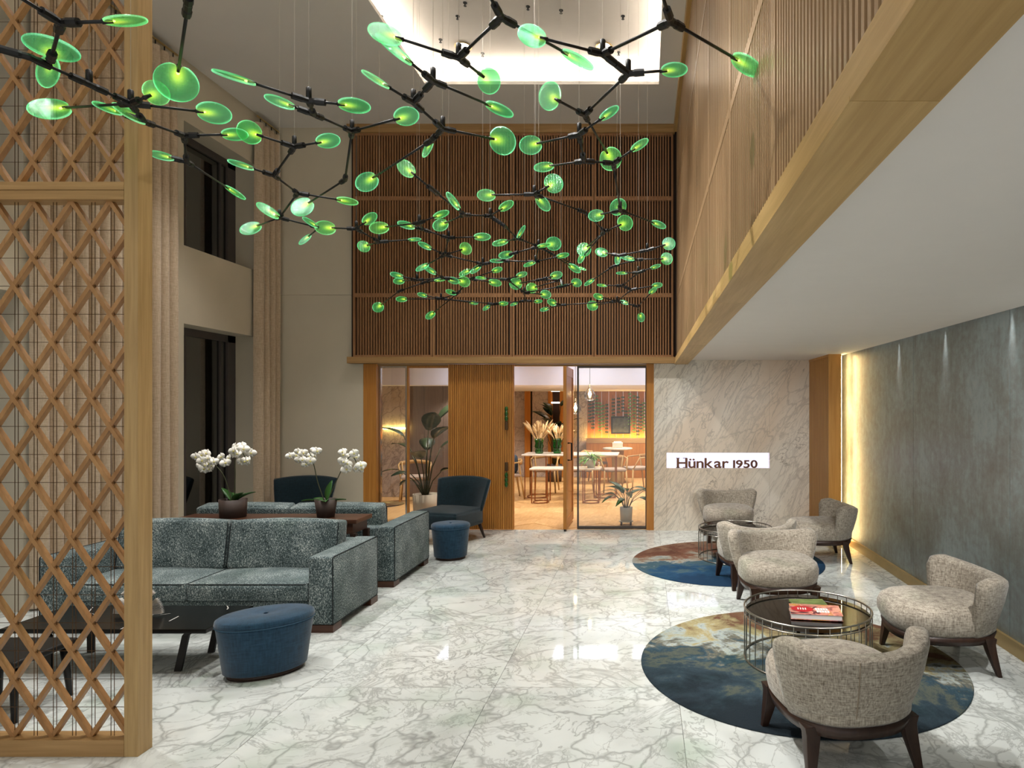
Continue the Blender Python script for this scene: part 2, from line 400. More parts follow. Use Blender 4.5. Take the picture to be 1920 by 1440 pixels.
# floor: large marble tiles with joints
fl = sroot('floor', 'polished white marble floor of large square tiles with grey veins', 'floor')
box('screed', -5.6, 2.75, -0.9, 9.12, -0.06, -0.012, GROUT, fl)
TS = 1.118; tile0 = None
for i in range(-6, 4):
    for j in range(-6, 6):
        x0, y0 = 0.2 + i * TS, 3.94 + j * TS
        x1, y1 = x0 + TS, y0 + TS
        x0, x1 = max(x0, -5.55), min(x1, 2.70); y0, y1 = max(y0, -0.9), min(y1, 9.10)
        if x1 - x0 < 0.02 or y1 - y0 < 0.02: continue
        t = box('tile', x0 + .0012, x1 - .0012, y0 + .0012, y1 - .0012, -0.012, 0.0, MARBLE_FLOOR, fl)
# ceiling with raised tray and light cove
cl = sroot('ceiling', 'grey plaster ceiling with a raised tray lit by a hidden cove', 'ceiling')
ox0, ox1, oy0, oy1 = -2.67, 0.17, -0.6, 7.85
g = G(); g.box(-5.6, ox0, -0.9, 9.3, ZC, ZC + .04); g.box(ox1, 0.9, -0.9, 9.3, ZC, ZC + .04); g.box(ox0, ox1, oy1, 9.3, ZC, ZC + .04); g.box(ox0, ox1, -0.9, oy0, ZC, ZC + .04)
g.make('ceiling_board', CEIL, cl)
g = G(); e = .14
g.box(ox0 - e, ox1 + e, oy0 - e, oy1 + e, ZI, ZI + .04)
g.box(ox0 - e - .03, ox0 - e, oy0 - e, oy1 + e, ZC + .04, ZI); g.box(ox1 + e, ox1 + e + .03, oy0 - e, oy1 + e, ZC + .04, ZI)
g.box(ox0 - e, ox1 + e, oy1 + e, oy1 + e + .03, ZC + .04, ZI); g.box(ox0 - e, ox1 + e, oy0 - e - .03, oy0 - e, ZC + .04, ZI)
g.make('ceiling_tray', plain('tray_paint', (196, 190, 182), .85, var=.02), cl)
g = G(); q = .05
g.box(ox0 - .11, ox0 - .08, oy0, oy1, ZC + .045, ZC + .06); g.box(ox1 + .08, ox1 + .11, oy0, oy1, ZC + .045, ZC + .06)
g.box(ox0, ox1, oy1 + .08, oy1 + .11, ZC + .045, ZC + .06)
g.make('led_strip', LED, cl)
# recessed downlights in the tray
for k, (sx, sy) in enumerate(SPOTS):
    if sy < 6: continue
    d = thing('recessed_downlight', 'round recessed ceiling downlight, the one above the %s of the chandelier' % ('left half' if sx < -1 else 'right half'), 'downlight', (sx, sy, ZI), group='tray downlights')
    G().lathe([(.085, 0), (.095, -.006), (.1, -.012), (.075, -.012), (.07, -.002), (.07, 0)], 24).make('trim_ring', BRASS, d, True)
    G().lathe([(.0, -.003), (.066, -.003), (.066, -.006), (.0, -.006)], 24).make('lamp_face', LAMP, d, True)
# small ceiling anchors / sprinklers
ORD = ['first', 'second', 'third', 'fourth', 'fifth', 'sixth', 'seventh', 'eighth', 'ninth', 'tenth', 'eleventh', 'twelfth', 'thirteenth', 'fourteenth', 'last']
for ai, (ax, ay) in enumerate(((715, 30), (826, 74), (858, 30), (872, 5), (905, 100), (990, 12), (1052, 19), (1160, 98), (1168, 30))):
    Y = (ZI - CH) * FPX / (VY - ay); p = px(ax, ay, Y)
    s_ = thing('sprinkler', 'small dark sprinkler head on the raised ceiling near photo column %d' % ax, 'sprinkler', (p.x, p.y, ZI), group='ceiling sprinklers')
    s_['label'] = 'small dark sprinkler head on the raised ceiling tray, %s from the left' % ORD[ai]
    G().lathe([(.0, 0), (.022, 0), (.022, -.006), (.0, -.006)], 10).make('escutcheon', BLACK, s_)
    G().lathe([(.006, -.006), (.008, -.03), (.016, -.032), (.016, -.036), (0, -.036)], 8).make('head', BLACK, s_)

# ---- far wall: slatted oak panels
wb = sroot('wall_back', 'dark oak wall of vertical slat panels high above the restaurant doors', 'wall')
bx0, bx1 = -4.10, 0.415
XF_ = 0.475
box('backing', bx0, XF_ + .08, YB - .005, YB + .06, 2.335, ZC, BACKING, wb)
box('bottom_fascia', bx0 - .03, .415, YB - .09, YB + .02, 2.335, 2.425, OAK_X, wb, .004)
box('crown_trim', bx0 - .03, .415, YB - .10, YB - .005, 5.535, 5.65, OAK_X, wb, .004)
cols = [px(660, 0, 9).x + .02, px(812, 0, 9).x, px(961, 0, 9).x, px(1114, 0, 9).x, .40]
rows = [2.425, CH + 214 * 8.96 / FPX, CH + 396 * 8.96 / FPX, 5.535]
def slat_panel(root, name, a0, a1, z0, z1, axis, plane, depth, mat, pitch, width, individual, sign):
    """axis 'x': panel in the xz plane facing -y; axis 'y': panel in yz plane facing -x"""
    p = bpy.data.objects.new(name, None); link(p, root); p.empty_display_size = .1
    st = .032
    def bar(nm, u0, u1, w0, w1, d=depth * 1.08):
        if axis == 'x': return box(nm, u0, u1, plane - d, plane, w0, w1, mat, p)
        return box(nm, plane - d, plane, u0, u1, w0, w1, mat, p)
    bar('stile', a0 + .004, a0 + st, z0, z1); bar('stile', a1 - st, a1 - .004, z0, z1)
    bar('rail', a0 + st, a1 - st, z1 - .028, z1); bar('rail', a0 + st, a1 - st, z0, z0 + .028)
    n = int((a1 - a0 - 2 * st - .012) / pitch); off = (a1 - a0 - 2 * st - n * pitch) / 2
    gg = None if individual else G(); proto = None
    for k in range(n):
        c = a0 + st + off + (k + .5) * pitch
        if gg is not None:
            if axis == 'x': gg.box(c - width / 2, c + width / 2, plane - depth, plane, z0 + .028, z1 - .028)
            else: gg.box(plane - depth, plane, c - width / 2, c + width / 2, z0 + .028, z1 - .028)
        elif proto is None:
            if axis == 'x': proto = G().box(-width / 2, width / 2, -depth, 0, 0, z1 - z0 - .056).make('slat', mat, p, loc=(c, plane, z0 + .028))
            else: proto = G().box(-depth, 0, -width / 2, width / 2, 0, z1 - z0 - .056).make('slat', mat, p, loc=(plane, c, z0 + .028))
        else:
            clone(proto, p, (c, plane, z0 + .028) if axis == 'x' else (plane, c, z0 + .028))
    if gg is not None:
        o = gg.make('slat', mat, p); o['kind'] = 'stuff'
    return p
for r in range(3):
    for c in range(4):
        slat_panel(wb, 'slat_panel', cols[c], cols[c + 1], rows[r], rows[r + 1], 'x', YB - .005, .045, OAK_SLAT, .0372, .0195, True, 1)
# ---- right side: oak slat face over the beam
XF = 0.475
wr2 = sroot('wall_beam', 'pale oak slatted balcony face running along the right side above the lounge', 'wall')
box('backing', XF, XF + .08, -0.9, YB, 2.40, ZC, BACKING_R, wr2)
box('beam_fascia', .415, .455, -0.9, YB - .005, 2.335, 2.41, OAK_Y, wr2)
yj = [(-0.9, 1.31), (1.31, 3.8), (3.8, 6.3), (6.3, YB - .005)]
for (a, b) in yj:
    box('beam_board', .415, .60, a + .001, b - .001, 2.325, 2.335, OAK_Y, wr2)
box('beam_core', .455, .60, -0.9, YB - .005, 2.335, 2.41, OAK_Y, wr2)
box('crown_trim', .40, XF, -0.9, YB - .1, 5.535, 5.65, OAK_Y, wr2)
rz = [2.41, CH + 1.56, CH + 2.97, 5.535]
PW = 1.13
for k in range(9):
    y1 = YB - .02 - k * PW; y0 = y1 - PW
    for r in range(3):
        ind = (k in (5, 6) and r <= 1) or (k in (4,) and r <= 2)
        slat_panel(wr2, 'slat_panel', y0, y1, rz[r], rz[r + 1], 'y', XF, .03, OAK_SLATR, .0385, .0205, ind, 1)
# ---- soffit over the lounge
so = sroot('ceiling_soffit', 'smooth white low soffit over the lounge chairs on the right', 'ceiling')
G().box(.585, 2.512, -0.9, 9.2, ZS, ZS + .03).box(2.44, 2.57, -0.9, 9.2, ZS + .13, ZS + .15).make('soffit_board', WHITE, so)
for k, (p, tg, pw, sz) in enumerate(SOFFIT_FILLS):  # added fixtures that go with the lounge fill beams, outside the view
    d = bpy.data.objects.new('soffit_fill_fixture', None); link(d, so); d.location = (p[0], p[1], ZS)
    G().lathe([(.05, 0), (.055, -.004), (.045, -.006), (.04, -.001), (.04, 0)], 20).make('trim_ring', WHITE, d, True)
    G().lathe([(.0, .0), (.041, .0), (.041, -.0015), (.0, -.0015)], 20).make('lamp_face', LAMP, d)
# ---- right wall panels
wr = sroot('wall_right', 'grey green brushed plaster panels on the right wall', 'wall')
box('substrate', XR + .012, XR + .1, -0.9, 9.4, 0, 2.6, GROUT, wr)
for (a, b) in ((-0.9, -.36), (-.36, 1.27), (1.27, 2.9), (2.9, 4.53), (4.53, 6.16), (6.16, 7.79), (7.79, 9.4)):
    box('wall_panel', XR, XR + .012, a + .003, b - .003, .1, 2.6, WALL_R, wr)
bb = sroot('baseboard_right', 'brushed brass plinth along the right wall', 'baseboard')
box('plinth', XR - .018, XR + .004, -0.9, 9.0, 0, .085, BRASS, bb); box('plinth_cap', XR - .024, XR + .004, -0.9, 9.0, .089, .104, BRASS, bb)
# ---- oak corner pier with light slot
pr = sroot('column', 'fluted amber oak pier beside the glowing light slot', 'column')
box('pier_core', 2.315, 2.445, 8.06, YB, 0, ZS, OAK_AMBER, pr)
for k in range(22):
    y = 8.09 + k * .043
    box('batten', 2.300, 2.315, y, y + .03, .0, ZS - .03, OAK_AMBER, pr)
box('front_board', 2.290, 2.45, 8.045, 8.06, 0, ZS, OAK_AMBER, pr)
box('cap_strip', 2.295, 2.315, 8.06, YB, ZS - .03, ZS, OAK_AMBER, pr)
box('led_strip', 2.450, 2.468, 8.09, 8.12, .05, ZS - .02, LED_Y, pr)
box('slot_back', 2.45, XR, 8.9, 8.95, 0, ZS, plain('slot_glow_tint', (240, 214, 150), .7), pr)  # yellow tint puts the warm glow of the slot into the colour
# ---- marble sign wall with a lit niche
wm = sroot('wall_marble', 'veined beige marble wall behind the lounge chairs', 'wall')
mx0, mx1 = px(1226, 0, YB).x, 2.32
nx0, nx1 = px(1250, 0, YB).x, px(1443, 0, YB).x
nz0, nz1 = CH - (878 - VY) * YB / FPX, CH - (849 - VY) * YB / FPX
mid = px(1380, 0, YB).x
for (a, b, c, d) in ((mx0, nx0, 0, ZS), (nx1, mx1, 0, ZS), (nx0, mid, 0, nz0), (mid, nx1, 0, nz0), (nx0, mid, nz1, ZS), (mid, nx1, nz1, ZS)):
    box('marble_slab', a + .0008, b - .0008, YB, YB + .15, c, d, MARBLE_WALL, wm)
sg = thing('wall_sign', 'glowing white niche sign with bronze letters reading Hünkar 1950', 'sign', (nx0, YB, nz0))
box('niche_panel', 0.002, nx1 - nx0 - .002, .06, .075, .002, nz1 - nz0 - .002, SIGNLIGHT, sg)
BRZ = plain('bronze_letter', (96, 62, 40), .3, .7)
def text(s, size, x, z, nm, parent, bold=.0):
    cu = bpy.data.curves.new('txt', 'FONT'); cu.body = s; cu.size = size; cu.extrude = .012; cu.offset = bold
    tmp = bpy.data.objects.new('txt', cu); COL.objects.link(tmp)
    dg = bpy.context.evaluated_depsgraph_get(); me = bpy.data.meshes.new_from_object(tmp.evaluated_get(dg))
    bpy.data.objects.remove(tmp); me.materials.clear(); me.materials.append(BRZ)
    o = bpy.data.objects.new(nm, me); link(o, parent); o.location = (x, .03, z); o.rotation_euler = (PI / 2, 0, 0)
    return o
U = YB / FPX
def glyphs(word, x_px, x_end, base, size):
    """one mesh per letter, widths measured from the built font"""
    objs = [text(ch, size, 0, base, 'letter', sg, .0035) for ch in word]
    ws = [max(v.co.x for v in o.data.vertices) - min(v.co.x for v in o.data.vertices) for o in objs]
    total = (x_end - x_px) * U; gap = .011; k = (total - gap * (len(ws) - 1)) / sum(ws); ws = [w * k for w in ws]; x = (x_px - 1250) * U
    for o, w in zip(objs, ws):
        o.scale.x = k; o.location.x = x - k * min(v.co.x for v in o.data.vertices); x += w + gap
    return objs
hl = glyphs('Hünkar', 1269, 1367, .006, .195)
glyphs('1950', 1375, 1421, .006, .150)
for lx in (1271.2, 1284.2):       # slab serifs of the capital
    for lz in (.006, .136): box('letter_serif', (lx - 1250 - 3.6) * U, (lx - 1250 + 3.6) * U, .018, .042, lz, lz + .008, BRZ, sg)

# ---- left: beige wall, window wall, curtains
wbl = sroot('wall_back_left', 'plain beige plaster wall left of the slat panels', 'wall')
box('wall_board', -5.4, px(683, 0, 9.1).x, 9.06, 9.2, 0, px(0, 553, 9.06).z - .002, PLASTER, wbl)
box('wall_board', -5.4, -4.08, 9.06, 9.2, px(0, 553, 9.06).z + .002, ZC, PLASTER, wbl)
wl = sroot('wall_left', 'beige plaster window wall on the left', 'wall')
YA, YBB = 7.28, 8.61
YC, YD = 3.9, 5.4
zt0, zt1, zb0 = 4.96, 3.55, 2.667
g = G()
for (a, b) in ((-0.9, YC), (YD, YA), (YBB, 9.1)): g.box(XL - .34, XL, a, b, 0, ZC)
for (a, b) in ((YC, YD), (YA, YBB)): g.box(XL - .34, XL, a, b, zt0, ZC); g.box(XL - .34, XL, a, b, zb0, zt1)
g.make('wall_body', PLASTER, wl)
FRAME = plain('window_frame_dark', (84, 78, 76), .45, .2)
DARKGLASS = glass('night_glass', (.22, .24, .28), .5, .02)
wi = 0
for (a, b) in ((YA, YBB), (YC, YD)):
    for (z0, z1, nm) in ((zt1, zt0, 'upper'), (0, zb0, 'tall lower')):
        wi += 1
        w = sroot('window_%d' % wi, 'dark %s window %s' % (nm, 'between the two curtains' if a == YA else 'behind the lattice screen'), 'window')
        box('window_frame', XL - .32, XL - .26, a, a + .05, z0, z1, FRAME, w); box('window_frame', XL - .32, XL - .26, b - .16, b, z0, z1, FRAME, w)
        box('window_frame', XL - .32, XL - .26, a, b, z1 - .09, z1, FRAME, w); box('window_frame', XL - .32, XL - .26, a, b, z0, z0 + .05, FRAME, w)
        box('mullion', XL - .315, XL - .265, a + .38, a + .41, z0, z1, FRAME, w)
        box('mullion', XL - .315, XL - .265, b - .30, b - .28, z0, z1, FRAME, w)
        box('window_pane', XL - .295, XL - .288, a + .05, b - .16, z0 + .05, z1 - .09, DARKGLASS, w)
nb = struct(box('wall_night_backdrop', -7.2, -7.1, 2, 11, -.1, 6.5, NIGHT), 'dark backdrop added as night outside the left windows', 'wall')  # backdrop added so the panes stay night dark instead of showing the world
g = G().box(-7.1, -5.5, 2, 11, -.16, -.1).make('ground_outside', NIGHT); struct(g, 'dark pavement outside the left windows', 'ground')
def curtain(a, b, folds, label):
    t = thing('curtain', label, 'curtain', (XL + .035, a, 0), group='floor length curtains')
    n = folds * 12; top = []; bot = []
    rows_ = []
    for z in (0.02, .4, 1.5, 3.0, 4.6, 5.40, 5.50):
        row = []
        for i in range(n + 1):
            u = i / n; ph = u * folds * 2 * PI
            amp = .045 * (1 - .25 * (z > 5.3)) * (1 + .15 * math.sin(i * .37 + z))
            xx = .055 + amp * (abs(math.sin(ph / 2)) ** .6 * 2 - 1)
            row.append((xx, u * (b - a), z))
        rows_.append(row)
    front = G(); front.grid(rows_, False, False)
    back = [[(p[0] - .012, p[1], p[2]) for p in r] for r in rows_]; front.grid(back, False, False)
    front.make('cloth', CURTAIN, t, True)
    G().tube([(.05, 0, 5.57), (.05, b - a, 5.57)], .012, 8).make('track', BRASS, t)
    for k in range(folds): G().tube([(.05, (k + .5) * (b - a) / folds, 5.50), (.05, (k + .5) * (b - a) / folds, 5.57)], .006, 6).make('hook', BLACK, t)
    return t
curtain(5.42, 7.06, 13, 'tall beige curtain just right of the lattice screen, partly behind it')
curtain(8.52, 9.03, 4, 'tall narrow beige curtain in the far left corner')

# ---- restaurant front below the slat wall
YG = 9.16
df = sroot('trim_1', 'amber oak posts and glazed screens of the restaurant front', 'doorway')
def xat(p_, Y=YG): return (p_ - VX) / FPX * Y
box('end_post', xat(682, 9.1), xat(707, 9.1), 9.07, 9.22, 0, 2.335, OAK_DOOR, df)
box('post', xat(1212), xat(1226.5), 9.06, 9.2, 0, 2.335, OAK_DOOR, df)
box('header', xat(682), xat(1226), 9.12, 9.24, 2.31, 2.335, OAK_X, df)
def pane(a, b, nm, fr):
    w = bpy.data.objects.new(nm, None); link(w, df); t_ = .022
    box('frame_stile', a, a + t_, YG, YG + .05, .0, 2.31, fr, w); box('frame_stile', b - t_, b, YG, YG + .05, 0, 2.31, fr, w)
    box('frame_rail', a + t_, b - t_, YG, YG + .05, 0, .035, fr, w); box('frame_rail', a + t_, b - t_, YG, YG + .05, 2.285, 2.31, fr, w)
    box('glass_pane', a + t_, b - t_, YG + .02, YG + .03, .035, 2.285, CLEAR, w)
pane(xat(711), xat(763), 'glazed_screen', CHROME); pane(xat(763), xat(845), 'glazed_screen', OAK_DOOR)
pane(xat(1082), xat(1213), 'glazed_screen', FRAME)
# sliding fluted leaf
d1 = sroot('door_1', 'fluted amber oak sliding door leaf with two green bead handles', 'door')
dx0, dx1 = xat(840, 9.05), xat(963, 9.05)
box('leaf', dx0, dx1, 9.062, 9.11, .012, 2.325, OAK_DOOR, d1)
n = 30; w = (dx1 - dx0) / n; proto = None
for k in range(n):
    if proto is None: proto = G().box(.006, w - .006, -.016, 0, 0, 2.31).make('batten', OAK_DOOR, d1, loc=(dx0, 9.062, .014))
    else: clone(proto, d1, (dx0 + k * w, 9.062, .014))
BEAD = plain('green_bead', (34, 84, 34), .15, 0)
for (zc, up) in ((px(0, 778, 9).z, 1), (px(0, 898, 9).z, -1)):
    h = bpy.data.objects.new('door_handle', None); link(h, d1); h.location = (xat(949, 9.0), 9.03, zc)
    box('handle_plate', -.02, .02, -.02, .02, -up * .16 - .05, -up * .16 + .07, BRONZE, h, .004)
    for q in range(3): G().lathe([(0, -.04), (.018, -.03), (.026, 0), (.018, .03), (0, .04)], 10).make('bead', BEAD, h, True, loc=(0, -.015, up * (-.05 + q * .065)))
# hinged leaf standing open
d2 = sroot('door_2', 'hinged oak door leaf standing open edge on', 'door')
ex = xat(1056, 8.95)
box('leaf_stile', ex, ex + .045, 8.95, 9.05, .03, 2.30, OAK_DOOR, d2, .003); box('leaf_stile', ex, ex + .045, 9.74, 9.85, .03, 2.30, OAK_DOOR, d2, .003)
box('leaf_rail', ex + .003, ex + .042, 9.05, 9.74, .03, .16, OAK_DOOR, d2); box('leaf_rail', ex + .003, ex + .042, 9.05, 9.74, 2.17, 2.30, OAK_DOOR, d2)
box('leaf_panel', ex + .012, ex + .034, 9.05, 9.74, .16, 2.17, OAK_DOOR, d2)
box('pivot_shoe', ex + .008, ex + .037, 8.955, 9.0, .0, .03, BLACK, d2)
G().tube([(ex + .045, 9.1, .98), (ex + .10, 9.1, .98), (ex + .10, 9.1, 1.22), (ex + .045, 9.1, 1.22)], .012, 8).make('pull_handle', BLACK, d2, True)
# ================================================================ restaurant beyond the doors
HERR = wood('parquet', (186, 144, 92), (222, 186, 134), 'y', .35, 14)
rf = sroot('floor_restaurant', 'pale oak herringbone floor of the restaurant', 'floor')
box('subfloor', -5.2, 2.2, 9.12, 17.2, -.05, -.004, HERR, rf)
# herringbone blocks, individually built where they can still be told apart
def block(cx, cy, rot):
    o = clone(block.p, rf, (cx, cy, -.008), None, (rot, 1, 1)) if block.p else None
    if o is None:
        block.p = G().grid([[(0, 0, z), (.499, .5, z), (.499, .634, z), (0, .134, z)] for z in (0, .008)]).make('parquet_block', HERR, rf, loc=(cx, cy, -.008))
block.p = None
c45 = math.cos(PI / 4)
for col in range(-3, 3):
    for k in range(-2, 24):
        bx_ = -1.15 + col * 1.0; by_ = 9.13 + (k + 2) * .1355
        if by_ > 12.0: continue
        block(bx_, by_, 1); block(bx_ + 1.0, by_, -1)
rw = sroot('wall_restaurant', 'marble and oak back walls of the restaurant', 'wall')
YR = 16.2
box('marble_panel', -4.6, xat(985, YR), YR, YR + .1, 0, 2.6, MARBLE_FAR, rw)
box('marble_panel', xat(998, YR), xat(1028, YR), YR, YR + .1, 0, 2.6, MARBLE_FAR, rw)
box('marble_panel', xat(1056, YR), xat(1101, YR), YR, YR + .1, 0, 2.6, MARBLE_FAR, rw)
box('oak_post', xat(985, YR), xat(995, YR), YR - .1, YR + .1, 0, 2.6, OAK_DOOR, rw); box('recess_post', xat(995, YR), xat(998, YR), YR, YR + .1, 0, 2.6, BLACK, rw)
box('shelf_side', xat(1028, YR), xat(1034, YR), YR - .05, YR + .3, 0, 2.6, OAK_DOOR, rw); box('shelf_side', xat(1050, YR), xat(1056, YR), YR - .05, YR + .3, 0, 2.6, OAK_DOOR, rw)
box('shelf_back', xat(1034, YR), xat(1050, YR), YR + .25, YR + .3, 0, 2.6, BACKING, rw)
for y in (733, 755): box('shelf_light', xat(1034, YR), xat(1050, YR), YR - .02, YR, px(0, y + 1.2, YR).z, px(0, y - 1.2, YR).z, emit('shelf_led', (255, 240, 220), 6), rw)
OAKW = wood('vine_wall_oak', (150, 92, 36), (186, 124, 58), 'z', .45)
wx0 = xat(1101, YR)
for k in range(14):
    box('oak_board', wx0 + k * .18 + .004, wx0 + (k + 1) * .18 - .004, YR, YR + .08, 0, 2.6, OAKW, rw)
box('ledge', wx0, 1.2, YR - .25, YR, px(0, 826, YR).z - .05, px(0, 826, YR).z, OAK_X, rw)
box('ledge_lip', wx0, 1.2, YR - .25, YR - .235, px(0, 826, YR).z, px(0, 826, YR).z + .075, OAK_X, rw)
box('ledge_light', wx0 + .05, 1.1, YR - .20, YR - .18, px(0, 826, YR).z + .005, px(0, 826, YR).z + .03, emit('ledge_led', (255, 214, 110), 60), rw)
box('bench_back', wx0, 1.2, YR - .24, YR - .05, 0, px(0, 826, YR).z - .05, OAKW, rw)
# near-left side wall of the restaurant (seen through the left panes)
box('marble_side_wall', xat(690, 12.6), xat(762, 12.4), 12.5, 12.6, 0, 2.3, MARBLE_FAR, rw)
box('side_light', xat(716, 12.4), xat(762, 12.4), 12.44, 12.47, px(0, 802, 12.4).z - .03, px(0, 802, 12.4).z, LED_WARM, rw)
GREYWOOD = wood('grey_oak', (96, 82, 76), (126, 110, 102), 'z', .5)
for k in range(5): box('grey_board', xat(764, 12.6) + k * .36 + .003, xat(764, 12.6) + (k + 1) * .36 - .003, 12.52, 12.6, 0, 2.27, GREYWOOD, rw)
rc = sroot('ceiling_restaurant', 'white restaurant ceiling with a bright bulkhead', 'ceiling')
g = G(); g.box(-5.2, 2.2, 9.24, 12.0, 2.62, 2.66); g.box(-5.2, 2.2, 12.0, 12.05, 2.146, 2.66); g.box(-5.2, 2.2, 12.05, 17.2, 2.146, 2.17)
g.make('bulkhead', WHITE_R, rc)
for x in (-3.6, -1.6, -.2): box('ceiling_panel_light', x, x + 1.1, 11.2, 11.7, 2.60, 2.62, emit('panel_light', (238, 240, 255), 3.6), rc)
struct(box('wall_restaurant_side', 2.2, 2.3, 9.24, 17.2, 0, 2.66, MARBLE_FAR), 'marble side wall of the restaurant on the right', 'wall')
struct(box('wall_restaurant_left', -5.3, -5.2, 9.24, 17.2, 0, 2.66, GREYWOOD), 'grey oak side wall of the restaurant on the left', 'wall')
# hanging vines on the oak wall
leafq = None
for vi, (vx_, top, bot) in enumerate(sorted(((1106, 745, 790), (1112, 750, 806), (1119, 742, 780), (1125, 755, 812), (1131, 760, 800), (1138, 758, 815), (1150, 748, 785), (1160, 746, 775), (1168, 744, 772), (1181, 738, 800), (1189, 742, 812), (1196, 744, 815), (1202, 758, 806), (1207, 755, 812), (1174, 770, 808)))):
    z1 = px(0, top, YR).z; z0 = px(0, bot, YR).z; v_ = thing('hanging_vine', 'green leafy vine strand on the oak restaurant wall, %s from the left' % ORD[vi], 'vine', (xat(vx_, YR), YR - .06, z1), group='vines on the oak wall')
    G().tube([(0, 0, .1), (0, 0, z0 - z1)], .005, 5).make('stem', STEM, v_)
    g = G(); z = 0; k = 0
    while z > z0 - z1:
        s_ = 1 if k % 2 else -1
        for sgn in (-1, 1):
            n0 = len(g.v); g.v += [(0, -.01, z), (sgn * .035, -.04, z + .012), (sgn * .046, -.02, z - .028), (sgn * .012, -.02, z - .04), (sgn * .025, -.004, z - .008)]
            g.f += [(n0, n0 + 1, n0 + 2, n0 + 3), (n0, n0 + 4, n0 + 2, n0 + 1), (n0, n0 + 3, n0 + 2, n0 + 4)]
        z -= .085; k += 1
    g.make('leaves', LEAF_B if int(vx_) % 2 else LEAF, v_)
pk = thing('framed_picture', 'dark framed picture hung on the oak wall among vines', 'picture', (xat(1164, YR), YR - .05, px(0, 797, YR).z))
box('picture_frame', -.24, .24, -.03, .0, -.22, .22, BLACK, pk, .005); box('print', -.2, .2, -.034, -.03, -.18, .18, plain('dark_print', (58, 60, 58), .4, var=.5, scale=12), pk)

def rest_chair(loc, rz, label, seatmat, cushion=None):
    t = thing('dining_chair', label, 'chair', loc, rz, 'restaurant chairs')
    bevel(G().box(-.24, .24, -.24, .22, .42, .48).make('seat', seatmat, t), .02)
    pts = [(.27 * math.sin(a), .20 - .0 + .07 * math.cos(a) - .02, .72 - .03 * abs(math.sin(a))) for a in [PI * (k / 10 - .5) for k in range(11)]]
    rows_ = []
    for (x, y, z) in pts: rows_.append([(x, y - .012, z - .035), (x, y + .012, z - .035), (x, y + .012, z + .035), (x, y - .012, z + .035)])
    G().grid(rows_).make('backrest', OAK_X, t, True)
    for sx in (-1, 1):
        G().tube([(sx * .22, -.22, .70 if 0 else .45), (sx * .25, -.25, 0)], [.02, .014], 8).make('leg', OAK_Z, t, True)
        G().tube([(sx * .24, .16, .72), (sx * .22, .2, .44), (sx * .25, .27, 0)], [.014, .02, .014], 8).make('leg', OAK_Z, t, True)
        G().tube([(sx * .27, .18, .70), (sx * .28, -.1, .68), (sx * .23, -.22, .45)], .014, 8).make('armrest', OAK_Z, t, True)
    if cushion: superq(.2, .07, .17, .5, .5, 16, 8, (0, .1, .66)).make('cushion', cushion, t, True)
    return t
NAV2 = plain('blue_cushion', (30, 50, 68), .8)
GREYS = plain('grey_seat', (150, 134, 124), .8)
rest_chair((xat(976, 12.4) - .22, 12.3, 0), -1.2, 'oak dining chair with blue cushions at the left end of the tall table', GREYS, NAV2)
rest_chair((xat(1022, 13.3), 13.3, 0), .0, 'oak dining chair with curved back behind the tall table', GREYS)
rest_chair((xat(1090, 13.35), 13.35, 0), .1, 'oak dining chair behind the open door leaf', GREYS)
rest_chair((xat(1150, 13.35), 13.35, 0), .25, 'oak dining chair right of the fern bowl', GREYS)
rest_chair((xat(1114, 14.9), 14.9, 0), 1.2, 'oak dining chair left of the white pedestal table', GREYS)
rest_chair((xat(1196, 13.7), 13.7, 0), -1.1, 'oak dining chair at the right edge beside the glass', GREYS)
rest_chair((xat(778, 11.9), 11.9, 0), .3, 'oak dining chair behind the big potted plant', GREYS)
MTOP = marble('table_marble', (214, 206, 196), (150, 140, 130), 2.0, rough=.25, dens=.6)
COPPER = plain('copper_frame', (150, 96, 60), .35, .7)
def frame_table(x0, x1, y0, y1, z, label, nm):
    t = thing(nm, label, 'table', ((x0 + x1) / 2, (y0 + y1) / 2, 0)); a, b = (x1 - x0) / 2, (y1 - y0) / 2
    bevel(G().box(-a, a, -b, b, z - .035, z).make('tabletop', MTOP, t), .012)
    for s_ in (-1, 1):
        c = s_ * (a * .72); r = a * .22
        for yy in (-b * .8, b * .8): G().tube([(c - r, yy, z - .035), (c - r, yy, .012), (c + r, yy, .012), (c + r, yy, z - .035)], .012, 6).make('leg_frame', COPPER, t)
        G().tube([(c + r * math.cos(q), b * .8 * math.sin(q), .012) for q in [2 * PI * k / 24 for k in range(24)]], .01, 6, True).make('foot_ring', COPPER, t)
    return t
frame_table(xat(983, 12.5), xat(1160, 12.5), 12.2, 12.9, px(0, 852, 12.2).z, 'long marble topped table carrying the pampas vases', 'long_table')
frame_table(xat(1000, 12.0), xat(1129, 12.0), 11.55, 12.0, px(0, 877, 11.7).z, 'lower marble bench table with copper legs in front of the long table', 'bench_table')
t = thing('pedestal_table', 'white topped pedestal table below the dark picture', 'table', (xat(1158, 15), 15, 0))
G().lathe([(0, .76), (.34, .76), (.35, .78), (.34, .80), (0, .80)], 24).make('tabletop', MTOP, t); G().lathe([(.2, 0), (.16, .1), (.13, .4), (.15, .76)], 16).make('pedestal', OAK_Z, t, True)
t = thing('napkin_holder', 'small white printed napkin box on the pedestal table', 'napkin box', (xat(1158, 15), 15, .80)); box('napkin_box', -.12, .12, -.06, .06, 0, .12, POT_W, t, .005)
G().box(-.09, .09, -.012, .012, .12, .15).make('napkins', WHITE_R, t)
